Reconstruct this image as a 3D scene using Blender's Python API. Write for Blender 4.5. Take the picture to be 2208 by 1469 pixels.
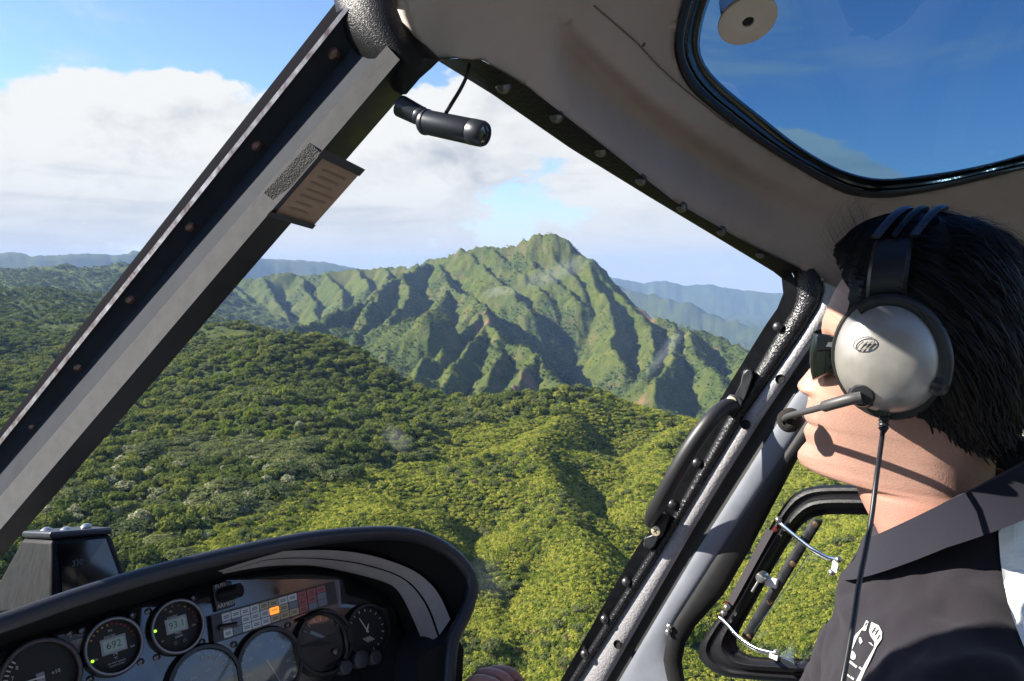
import bpy, bmesh, math, random
import numpy as np
from mathutils import Vector, Matrix
from mathutils.bvhtree import BVHTree

for _o in list(bpy.data.objects):
    bpy.data.objects.remove(_o, do_unlink=True)
SC = bpy.context.scene
COL = SC.collection
R = math.radians
HAZE_ON = True

# ------------------------------------------------------------------ camera
PITCH = R(5.3)
FPX = 1668.0                       # focal length in photograph pixels (2208 wide)
cd = bpy.data.cameras.new('camera')
cd.sensor_fit = 'HORIZONTAL'
cd.sensor_width = 36.0
cd.lens = 36.0 * FPX / 2208.0
cd.clip_start = 0.02
cd.clip_end = 60000.0
CAM = bpy.data.objects.new('camera', cd)
CAM.location = (0, 0, 0)
CAM.rotation_euler = (R(90) - PITCH, 0, 0)
COL.objects.link(CAM)
SC.camera = CAM

# ------------------------------------------------------------------ sun and sky
SUN_AZ = R(-86.0)                  # measured clockwise from the viewing direction
SUN_EL = R(32.0)
sun_to = Vector((math.sin(SUN_AZ) * math.cos(SUN_EL), math.cos(SUN_AZ) * math.cos(SUN_EL), math.sin(SUN_EL)))
sl = bpy.data.lights.new('sun', 'SUN')
sl.energy = 5.0
sl.angle = R(0.55)
sl.color = (1.0, 0.93, 0.82)
SUN = bpy.data.objects.new('sun', sl)
SUN.rotation_euler = sun_to.to_track_quat('Z', 'Y').to_euler()
SUN.location = (0, 0, 400)
COL.objects.link(SUN)

W = bpy.data.worlds.new('World')
SC.world = W
W.use_nodes = True
wn, wl = W.node_tree.nodes, W.node_tree.links
wn.clear()


def wmath(op, a, b=None, c=None, clamp=False):
    n = wn.new('ShaderNodeMath')
    n.operation = op
    n.use_clamp = clamp
    for i, v in enumerate((a, b, c)):
        if v is None:
            continue
        if isinstance(v, (int, float)):
            n.inputs[i].default_value = v
        else:
            wl.new(v, n.inputs[i])
    return n.outputs[0]


def wramp(x, lo, hi, a=0.0, b=1.0):
    n = wn.new('ShaderNodeMapRange')
    n.interpolation_type = 'SMOOTHERSTEP'
    wl.new(x, n.inputs['Value'])
    for k, v in (('From Min', lo), ('From Max', hi), ('To Min', a), ('To Max', b)):
        n.inputs[k].default_value = v
    return n.outputs['Result']


def wnoise(vec, scale, detail, rough, dist=0.0):
    n = wn.new('ShaderNodeTexNoise')
    n.noise_dimensions = '3D'
    wl.new(vec, n.inputs['Vector'])
    n.inputs['Scale'].default_value = scale
    n.inputs['Detail'].default_value = detail
    n.inputs['Roughness'].default_value = rough
    n.inputs['Distortion'].default_value = dist
    return n.outputs['Fac']


def wvec(x, y, z):
    n = wn.new('ShaderNodeCombineXYZ')
    for i, v in enumerate((x, y, z)):
        if isinstance(v, (int, float)):
            n.inputs[i].default_value = v
        else:
            wl.new(v, n.inputs[i])
    return n.outputs[0]


sky = wn.new('ShaderNodeTexSky')
sky.sky_type = 'NISHITA'
sky.sun_disc = False
sky.sun_elevation = SUN_EL
sky.sun_rotation = SUN_AZ
sky.altitude = 500.0
sky.air_density = 1.0
sky.dust_density = 0.15
sky.ozone_density = 2.6
tc = wn.new('ShaderNodeTexCoord')
sep = wn.new('ShaderNodeSeparateXYZ')
wl.new(tc.outputs['Generated'], sep.inputs[0])
dx0, dy0, dz = sep.outputs
CROT = R(-17.0)                                        # which part of the cloud field lies ahead
dx = wmath('ADD', wmath('MULTIPLY', dx0, math.cos(CROT)), wmath('MULTIPLY', dy0, -math.sin(CROT)))
dy = wmath('ADD', wmath('MULTIPLY', dx0, math.sin(CROT)), wmath('MULTIPLY', dy0, math.cos(CROT)))
el = wmath('ARCSINE', dz)                              # radians above the horizon
# cumulus: a field wrapped round the horizon, flattened vertically like real distant cloud banks
cvec = wvec(dx, dy, wmath('MULTIPLY', dz, 1.75))
cvecs = wvec(wmath('ADD', dx, -0.02), dy, wmath('MULTIPLY', wmath('ADD', dz, 0.03), 1.75))
CSC = 3.3
CLOUD_SHIFT = (2.9, 5.1, 0.2)


def cumulus(v, detail=10.0):
    off = wn.new('ShaderNodeVectorMath')
    off.operation = 'ADD'
    wl.new(v, off.inputs[0])
    off.inputs[1].default_value = CLOUD_SHIFT
    return wnoise(off.outputs[0], CSC, detail, 0.60, 0.25)


n1 = cumulus(cvec)
n2 = cumulus(cvecs, 6.0)
cover = wramp(el, R(18.5), R(7.5), -0.24, 0.13)          # banks thicken toward the horizon
cover = wmath('ADD', cover, wmath('MULTIPLY', wramp(dx0, 0.24, 0.46), wramp(el, R(3.0), R(8.0), 0.0, -0.22)))   # the bank thins out to starboard
d1 = wmath('ADD', n1, cover)
d2 = wmath('ADD', n2, cover)
alpha = wramp(d1, 0.49, 0.55)
lit = wmath('ADD', wramp(d2, 0.86, 0.64, 0.28, 0.98), wmath('MULTIPLY', wmath('SUBTRACT', n1, n2), 2.6), None, True)                               # bright where less cloud lies towards the sun
# low grey bases
basev = wvec(wmath('MULTIPLY', dx, 1.4), wmath('MULTIPLY', dy, 1.4), wmath('MULTIPLY', dz, 11.0))
gb = wramp(wnoise(basev, 2.0, 6.0, 0.6, 0.4), 0.46, 0.68)
gb = wmath('MULTIPLY', gb, wramp(el, R(9.5), R(5.0)))
gb = wmath('MULTIPLY', gb, wramp(el, R(-0.5), R(3.0)))
# cirrus
civ = wvec(wmath('MULTIPLY', dx, 1.2), wmath('MULTIPLY', dy, 1.2), wmath('MULTIPLY', dz, 5.0))
ci = wramp(wnoise(civ, 2.3, 8.0, 0.66, 0.6), 0.44, 0.74, 0.0, 0.6)
ci = wmath('MULTIPLY', ci, wramp(el, R(8.0), R(13.0)))
ci = wmath('MULTIPLY', ci, wramp(el, R(34.0), R(20.0), 0.12, 1.0))


def wmix(fac, a, b):
    n = wn.new('ShaderNodeMix')
    n.data_type = 'RGBA'
    wl.new(fac, n.inputs[0]) if not isinstance(fac, (int, float)) else setattr(n.inputs[0], 'default_value', fac)
    for i, v in ((6, a), (7, b)):
        if isinstance(v, tuple):
            n.inputs[i].default_value = v
        else:
            wl.new(v, n.inputs[i])
    return n.outputs[2]


CLOUD_LIT = (4.05, 4.05, 4.0, 1)
CLOUD_DIM = (2.25, 2.42, 2.7, 1)
CLOUD_BASE = (1.75, 1.98, 2.35, 1)
ccol = wmix(lit, CLOUD_DIM, CLOUD_LIT)
ccol = wmix(wmath('MULTIPLY', gb, 0.5), ccol, CLOUD_BASE)
sm_ = wn.new('ShaderNodeMix')
sm_.data_type = 'RGBA'
sm_.blend_type = 'MULTIPLY'
sm_.inputs[0].default_value = 1.0
wl.new(sky.outputs[0], sm_.inputs[6])
sm_.inputs[7].default_value = (0.80, 0.84, 0.94, 1)
skyc = wmix(ci, sm_.outputs[2], (3.6, 3.7, 3.9, 1))
skyc = wmix(alpha, skyc, ccol)
# milky air close to the horizon
milk = wmath('MULTIPLY', wramp(el, R(8.5), R(-1.0)), 0.7)
skyc = wmix(milk, skyc, (2.9, 3.1, 3.35, 1))
bg = wn.new('ShaderNodeBackground')
wl.new(skyc, bg.inputs['Color'])
bg.inputs['Strength'].default_value = 0.085
wo = wn.new('ShaderNodeOutputWorld')
wl.new(bg.outputs[0], wo.inputs['Surface'])

# ------------------------------------------------------------------ render look
SC.render.engine = 'CYCLES'
SC.view_settings.view_transform = 'Standard'
SC.view_settings.look = 'None'
SC.view_settings.gamma = 1.0
SC.view_settings.use_curve_mapping = False
SC.view_settings.exposure = 1.5
cy = SC.cycles
cy.use_denoising = True
cy.max_bounces = 8
cy.diffuse_bounces = 4
cy.glossy_bounces = 4
cy.transmission_bounces = 4
cy.transparent_max_bounces = 16
cy.volume_bounces = 0
cy.sample_clamp_indirect = 6.0
cy.caustics_reflective = False
cy.caustics_refractive = False

# ------------------------------------------------------------------ pixel helpers
CP, SP = math.cos(PITCH), math.sin(PITCH)
V_R = Vector((1, 0, 0))
V_U = Vector((0, SP, CP))
V_F = Vector((0, CP, -SP))


def ray(px, py):
    return V_F + V_R * ((px - 1104.0) / FPX) + V_U * ((734.5 - py) / FPX)


def P(px, py, d):
    """point seen at a photograph pixel, d metres in front of the lens plane"""
    return ray(px, py) * d


def G(px, py, dist):
    """point seen at a photograph pixel at a horizontal distance"""
    v = ray(px, py)
    return v * (dist / math.hypot(v.x, v.y))


def project(p):
    d = p.dot(V_F)
    return 1104.0 + FPX * p.dot(V_R) / d, 734.5 - FPX * p.dot(V_U) / d, d


# ------------------------------------------------------------------ object helpers
def tag(o, label=None, cat=None, group=None, kind=None):
    if label:
        o['label'] = label
    if cat:
        o['category'] = cat
    if group:
        o['group'] = group
    if kind:
        o['kind'] = kind
    return o


def empty(name, loc, label=None, cat=None, group=None):
    o = bpy.data.objects.new(name, None)
    o.empty_display_size = 0.05
    o.location = loc
    COL.objects.link(o)
    tag(o, label, cat, group)
    return o


def link_mesh(name, me, mat=None, parent=None):
    o = bpy.data.objects.new(name, me)
    COL.objects.link(o)
    if mat is not None:
        for m in (mat if isinstance(mat, (list, tuple)) else [mat]):
            me.materials.append(m)
    if parent is not None:
        o.parent = parent
        t = parent.location if parent.type == 'EMPTY' else Vector((0, 0, 0))      # parts keep world coordinates
        o.matrix_parent_inverse = Matrix.Translation(-t)
    return o


def mesh_from(name, verts, faces, mat=None, parent=None, smooth=True, bevel=0.0, seg=2, angle=40):
    me = bpy.data.meshes.new(name)
    me.from_pydata([tuple(v) for v in verts], [], [tuple(f) for f in faces])
    me.validate()
    bm = bmesh.new()
    bm.from_mesh(me)
    bmesh.ops.remove_doubles(bm, verts=bm.verts, dist=1e-6)
    bmesh.ops.recalc_face_normals(bm, faces=bm.faces)
    bm.to_mesh(me)
    bm.free()
    o = link_mesh(name, me, mat, parent)
    if smooth:
        me.shade_smooth()
        try:
            me.set_sharp_from_angle(angle=R(angle))
        except Exception:
            pass
    if bevel > 0:
        b = o.modifiers.new('bevel', 'BEVEL')
        b.width = bevel
        b.segments = seg
        b.limit_method = 'ANGLE'
        b.angle_limit = R(30)
        b.harden_normals = False
        me.shade_smooth()
    return o


def grid_faces(nr, nc, close_r=False, close_c=False, base=0):
    f = []
    for i in range(nr if close_r else nr - 1):
        for j in range(nc if close_c else nc - 1):
            a = base + i * nc + j
            b = base + i * nc + (j + 1) % nc
            c = base + ((i + 1) % nr) * nc + (j + 1) % nc
            d = base + ((i + 1) % nr) * nc + j
            f.append((a, b, c, d))
    return f


class Geo:
    """collects pieces of ONE part"""
    def __init__(self):
        self.v, self.f = [], []

    def add(self, v, f):
        b = len(self.v)
        self.v += [Vector(q) for q in v]
        self.f += [tuple(b + i for i in q) for q in f]
        return self

    def grid(self, rows, close_r=False, close_c=False, caps=False):
        b = len(self.v)
        nc = len(rows[0])
        for r in rows:
            self.v += [Vector(q) for q in r]
        self.f += grid_faces(len(rows), nc, close_r, close_c, b)
        if caps:
            self.f.append(tuple(b + i for i in range(nc)))
            self.f.append(tuple(b + (len(rows) - 1) * nc + i for i in range(nc))[::-1])
        return self

    def box(self, c, ax, ay, az):
        """box with half-axes vectors"""
        c = Vector(c)
        v = [c + ax * sx + ay * sy + az * sz for sz in (-1, 1) for sy in (-1, 1) for sx in (-1, 1)]
        return self.add(v, [(0, 2, 3, 1), (4, 5, 7, 6), (0, 1, 5, 4), (2, 6, 7, 3), (0, 4, 6, 2), (1, 3, 7, 5)])

    def cyl(self, p0, p1, r0, r1=None, n=16, caps=True):
        p0, p1 = Vector(p0), Vector(p1)
        r1 = r0 if r1 is None else r1
        z = (p1 - p0).normalized()
        x = z.orthogonal().normalized()
        y = z.cross(x)
        rows = []
        for p, r in ((p0, r0), (p1, r1)):
            rows.append([p + (x * math.cos(2 * math.pi * k / n) + y * math.sin(2 * math.pi * k / n)) * r for k in range(n)])
        return self.grid(rows, close_c=True, caps=caps)

    def lathe(self, c, axis, prof, n=20, caps=True):
        """prof: list of (height along axis, radius)"""
        c = Vector(c)
        z = Vector(axis).normalized()
        x = z.orthogonal().normalized()
        y = z.cross(x)
        rows = [[c + z * h + (x * math.cos(2 * math.pi * k / n) + y * math.sin(2 * math.pi * k / n)) * max(r, 1e-5) for k in range(n)] for h, r in prof]
        return self.grid(rows, close_c=True, caps=caps)

    def tube(self, pts, rad, n=10, caps=True, close=False, flat=None, up=None):
        pts = [Vector(p) for p in pts]
        m = len(pts)
        rows = []
        pn = None
        for i, p in enumerate(pts):
            if close:
                t = (pts[(i + 1) % m] - pts[i - 1])
            else:
                t = pts[min(i + 1, m - 1)] - pts[max(i - 1, 0)]
            t.normalize()
            if up is not None:
                nx = t.cross(up).normalized()
            elif pn is None:
                nx = t.orthogonal().normalized()
            else:
                nx = (pn - t * pn.dot(t)).normalized()
            pn = nx
            ny = t.cross(nx)
            r = rad[i] if isinstance(rad, (list, tuple)) else rad
            fa, fb = (1, 1) if flat is None else flat
            rows.append([p + nx * (math.cos(2 * math.pi * k / n) * r * fa) + ny * (math.sin(2 * math.pi * k / n) * r * fb) for k in range(n)])
        return self.grid(rows, close_r=close, close_c=True, caps=(caps and not close))

    def build(self, name, mat=None, parent=None, **kw):
        return mesh_from(name, self.v, self.f, mat, parent, **kw)


def catmull(pts, n=8, closed=False):
    """smooth a polyline of tuples of any length"""
    pts = [np.array(p, float) for p in pts]
    m = len(pts)
    out = []
    rng = range(m) if closed else range(m - 1)
    for i in rng:
        p0 = pts[(i - 1) % m] if (closed or i > 0) else 2 * pts[0] - pts[1]
        p1, p2 = pts[i], pts[(i + 1) % m]
        p3 = pts[(i + 2) % m] if (closed or i + 2 < m) else 2 * pts[-1] - pts[-2]
        for k in range(n):
            t = k / n
            out.append(0.5 * ((2 * p1) + (-p0 + p2) * t + (2 * p0 - 5 * p1 + 4 * p2 - p3) * t * t + (-p0 + 3 * p1 - 3 * p2 + p3) * t ** 3))
    if not closed:
        out.append(pts[-1])
    return out


def resample(pts, n, closed=False):
    a = np.array([tuple(p) for p in pts], float)
    if closed:
        a = np.vstack([a, a[:1]])
    d = np.r_[0, np.cumsum(np.linalg.norm(np.diff(a, axis=0), axis=1))]
    t = np.linspace(0, d[-1], n + (1 if closed else 0))
    r = np.stack([np.interp(t, d, a[:, k]) for k in range(a.shape[1])], 1)
    return r[:-1] if closed else r


# ------------------------------------------------------------------ material helper
_M = {}


def mat(name, col, rough=0.5, metal=0.0, spec=0.5, var=0.0, vscale=30.0, bump=0.0, bscale=300.0, bdist=0.001, coat=0.0,
        emit=None, estr=0.0, sheen=0.0, vcol=None, rvar=0.0, bdetail=2.0, sss=0.0, stretch=None):
    if name in _M:
        return _M[name]
    m = bpy.data.materials.new(name)
    m.use_nodes = True
    nt = m.node_tree
    b = nt.nodes['Principled BSDF']
    b.inputs['Base Color'].default_value = (*col, 1)
    b.inputs['Roughness'].default_value = rough
    b.inputs['Metallic'].default_value = metal
    b.inputs['Specular IOR Level'].default_value = spec
    b.inputs['Coat Weight'].default_value = coat
    b.inputs['Coat Roughness'].default_value = 0.15
    if sheen:
        b.inputs['Sheen Weight'].default_value = sheen
    if sss:
        b.inputs['Subsurface Weight'].default_value = sss
        b.inputs['Subsurface Radius'].default_value = (0.012, 0.005, 0.003)
        b.inputs['Subsurface Scale'].default_value = 1.0
    if emit:
        b.inputs['Emission Color'].default_value = (*emit, 1)
        b.inputs['Emission Strength'].default_value = estr
    tcn = nt.nodes.new('ShaderNodeTexCoord')
    src = tcn.outputs['Object']
    if stretch:
        mp = nt.nodes.new('ShaderNodeMapping')
        mp.inputs['Scale'].default_value = stretch
        nt.links.new(src, mp.inputs[0])
        src = mp.outputs[0]
    if var > 0 or rvar > 0:
        no = nt.nodes.new('ShaderNodeTexNoise')
        no.inputs['Scale'].default_value = vscale
        no.inputs['Detail'].default_value = 5.0
        no.inputs['Roughness'].default_value = 0.62
        nt.links.new(src, no.inputs['Vector'])
        if var > 0:
            mx = nt.nodes.new('ShaderNodeMix')
            mx.data_type = 'RGBA'
            c2 = vcol if vcol else tuple(min(1, c * (1 + var)) for c in col)
            c1 = tuple(c * (1 - var) for c in col) if not vcol else col
            mx.inputs[6].default_value = (*c1, 1)
            mx.inputs[7].default_value = (*c2, 1)
            mr = nt.nodes.new('ShaderNodeMapRange')
            mr.inputs['From Min'].default_value = 0.3
            mr.inputs['From Max'].default_value = 0.7
            nt.links.new(no.outputs['Fac'], mr.inputs[0])
            nt.links.new(mr.outputs[0], mx.inputs[0])
            nt.links.new(mx.outputs[2], b.inputs['Base Color'])
        if rvar > 0:
            mr2 = nt.nodes.new('ShaderNodeMapRange')
            mr2.inputs['From Min'].default_value = 0.3
            mr2.inputs['From Max'].default_value = 0.7
            mr2.inputs['To Min'].default_value = max(0.02, rough - rvar)
            mr2.inputs['To Max'].default_value = min(1, rough + rvar)
            nt.links.new(no.outputs['Fac'], mr2.inputs[0])
            nt.links.new(mr2.outputs[0], b.inputs['Roughness'])
    if bump > 0:
        n2_ = nt.nodes.new('ShaderNodeTexNoise')
        n2_.inputs['Scale'].default_value = bscale
        n2_.inputs['Detail'].default_value = bdetail
        nt.links.new(src, n2_.inputs['Vector'])
        bp = nt.nodes.new('ShaderNodeBump')
        bp.inputs['Strength'].default_value = bump
        bp.inputs['Distance'].default_value = bdist
        nt.links.new(n2_.outputs['Fac'], bp.inputs['Height'])
        nt.links.new(bp.outputs[0], b.inputs['Normal'])
    _M[name] = m
    return m


def glass_mat(name, tint=(1, 1, 1), refl=1.0, rough=0.0, haze=0.0):
    """thin clear plastic pane: see-through with a Fresnel reflection"""
    if name in _M:
        return _M[name]
    m = bpy.data.materials.new(name)
    m.use_nodes = True
    nt = m.node_tree
    nt.nodes.clear()
    out = nt.nodes.new('ShaderNodeOutputMaterial')
    tr = nt.nodes.new('ShaderNodeBsdfTransparent')
    tr.inputs[0].default_value = (*tint, 1)
    gl = nt.nodes.new('ShaderNodeBsdfGlossy')
    gl.inputs['Roughness'].default_value = rough
    gl.inputs['Color'].default_value = (refl, refl, refl, 1)
    lw = nt.nodes.new('ShaderNodeFresnel')
    lw.inputs['IOR'].default_value = 1.45
    mx = nt.nodes.new('ShaderNodeMixShader')
    nt.links.new(lw.outputs[0], mx.inputs[0])
    nt.links.new(tr.outputs[0], mx.inputs[1])
    nt.links.new(gl.outputs[0], mx.inputs[2])
    last = mx.outputs[0]
    if haze > 0:
        df = nt.nodes.new('ShaderNodeBsdfTranslucent')
        df.inputs[0].default_value = (0.9, 0.92, 0.95, 1)
        nz = nt.nodes.new('ShaderNodeTexNoise')
        nz.inputs['Scale'].default_value = 6.0
        nz.inputs['Detail'].default_value = 6.0
        tcn = nt.nodes.new('ShaderNodeTexCoord')
        nt.links.new(tcn.outputs['Object'], nz.inputs['Vector'])
        mr = nt.nodes.new('ShaderNodeMapRange')
        mr.inputs['From Min'].default_value = 0.45
        mr.inputs['From Max'].default_value = 0.8
        mr.inputs['To Min'].default_value = haze * 0.3
        mr.inputs['To Max'].default_value = haze
        nt.links.new(nz.outputs['Fac'], mr.inputs[0])
        m2 = nt.nodes.new('ShaderNodeMixShader')
        nt.links.new(mr.outputs[0], m2.inputs[0])
        nt.links.new(last, m2.inputs[1])
        nt.links.new(df.outputs[0], m2.inputs[2])
        last = m2.outputs[0]
    nt.links.new(last, out.inputs['Surface'])
    _M[name] = m
    return m

# ------------------------------------------------------------------ terrain
RNG = np.random.default_rng(7)


def _hash(ix, iy, s):
    h = (ix.astype(np.int64) * 374761393 + iy.astype(np.int64) * 668265263 + s * 974634541) & 0x7fffffff
    h = ((h ^ (h >> 13)) * 1274126177) & 0x7fffffff
    return ((h ^ (h >> 16)) & 0xffff) / 65535.0


def vn(x, y, s=0):
    ix, iy = np.floor(x), np.floor(y)
    fx, fy = x - ix, y - iy
    fx = fx * fx * fx * (fx * (fx * 6 - 15) + 10)
    fy = fy * fy * fy * (fy * (fy * 6 - 15) + 10)
    ix, iy = ix.astype(np.int64), iy.astype(np.int64)
    a, b = _hash(ix, iy, s), _hash(ix + 1, iy, s)
    c, d = _hash(ix, iy + 1, s), _hash(ix + 1, iy + 1, s)
    return (a * (1 - fx) + b * fx) * (1 - fy) + (c * (1 - fx) + d * fx) * fy


def fbm(x, y, o=5, s=0, g=0.5, ridged=False):
    r, a, t = 0, 1.0, 0
    for k in range(o):
        n = vn(x, y, s + k * 17)
        if ridged:
            n = 1 - np.abs(2 * n - 1)
        r = r + n * a
        t += a
        a *= g
        x, y = x * 2.03 + 11.3, y * 2.03 - 7.7
    return r / t


class TPS:
    def __init__(self, pts, vals, lam=0.0, sc=300.0):
        self.p = np.asarray(pts, float) / sc
        self.sc = sc
        n = len(self.p)
        K = self.k(self.p, self.p) + lam * np.eye(n)
        Q = np.c_[np.ones(n), self.p]
        A = np.zeros((n + 3, n + 3))
        A[:n, :n], A[:n, n:], A[n:, :n] = K, Q, Q.T
        w = np.linalg.solve(A, np.r_[np.asarray(vals, float), np.zeros(3)])
        self.w, self.a = w[:n], w[n:]

    @staticmethod
    def k(a, b):
        r2 = ((a[:, None, :] - b[None, :, :]) ** 2).sum(-1)
        return 0.5 * r2 * np.log(r2 + 1e-12)

    def __call__(self, x, y):
        q = np.stack([np.ravel(x), np.ravel(y)], 1) / self.sc
        out = np.empty(len(q))
        for i in range(0, len(q), 60000):
            c = q[i:i + 60000]
            out[i:i + 60000] = self.k(c, self.p) @ self.w + self.a[0] + c @ self.a[1:]
        return out.reshape(np.shape(x))


# the land close by and the valley floors, read off the photograph as (pixel, pixel, metres away)
near = [
    (0, 1180, 330), (0, 1000, 480), (0, 850, 720), (0, 720, 1150), (0, 640, 1900), (0, 592, 3300),
    (200, 1180, 310), (200, 640, 1900), (200, 592, 3300), (230, 760, 1000), (-500, 1100, 420), (-500, 800, 900), (-500, 640, 2200),
    (400, 1150, 305), (400, 1000, 425), (400, 870, 600), (400, 770, 830), (450, 712, 1010), (540, 714, 970), (653, 754, 890),
    (729, 792, 810), (790, 800, 760), (835, 812, 715), (600, 1150, 288), (600, 1000, 405), (600, 870, 545), (700, 830, 640),
    (750, 900, 520), (900, 880, 590), (1000, 872, 630), (1100, 866, 650), (1190, 862, 650), (1285, 858, 640), (1400, 884, 610), (1490, 908, 590),
    (1215, 900, 560), (1140, 965, 462), (1165, 1040, 382), (1215, 1130, 312), (1262, 1260, 252), (1300, 1469, 192),
    (1000, 1000, 436), (900, 1130, 312), (800, 1060, 368), (960, 1180, 290), (1015, 1262, 262), (1040, 1335, 240), (1050, 1440, 205),
    (690, 800, 1000), (740, 835, 930), (800, 858, 860), (850, 872, 800), (600, 770, 1080), (480, 740, 1180), (740, 722, 1950), (800, 765, 1750), (870, 805, 1600), (950, 835, 1450), (930, 725, 1950), (1000, 765, 1700), (1105, 1400, 306), (1140, 1455, 288), (1170, 1330, 296),
    (1400, 1000, 530), (1350, 1100, 435), (1330, 1200, 372), (1480, 950, 640), (1550, 1100, 455), (1400, 1250, 345), (1900, 1150, 305), (1800, 1400, 228),
    (1550, 1330, 250), (1750, 1045, 425), (2000, 1040, 430), (2300, 1100, 360), (2300, 1400, 240), (1700, 960, 560), (600, 1469, 190), (200, 1469, 205),
]
pts, vals = [], []
for px, py, dd in near:
    g = G(px, py, dd)
    pts.append((g.x, g.y)); vals.append(g.z)
for az, dd, z in ((-30, 4600, -120), (-30, 9000, -330), (-19, 1500, -150), (-13, 1250, -215), (-8, 1050, -240), (-2, 1050, -262), (4, 1080, -280), (10, 1100, -285),
                  (15, 1050, -265), (20, 1050, -240), (27, 1100, -200), (-6, 800, -205), (-8.5, 760, -165), (0, 820, -205), (6, 830, -210), (12, 820, -210), (-17, 2300, -215), (-8, 2300, -250), (-3, 1700, -300), (3, 1500, -335), (5, 1800, -345), (8, 1650, -345), (4, 2200, -330), (9, 2000, -335), (13, 1700, -330), (20, 1900, -320), (35, 1500, -230), (25, 4000, -540), (8, 6000, -620), (18, 7000, -690), (28, 7000, -700), (20, 11000, -730), (-15, 6000, -330), (45, 3000, -350),
                  (60, 800, -150), (90, 400, -120), (90, 1500, -220), (-60, 600, -125), (-90, 500, -125), (-90, 2000, -140), (180, 500, -130), (180, 2500, -170),
                  (135, 1000, -150), (-135, 1000, -140), (0, 60, -118), (90, 60, -118), (-90, 60, -118), (180, 60, -118)):
    pts.append((dd * math.sin(R(az)), dd * math.cos(R(az)))); vals.append(z)
BASE = TPS(pts, vals, lam=2e-4)

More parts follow.
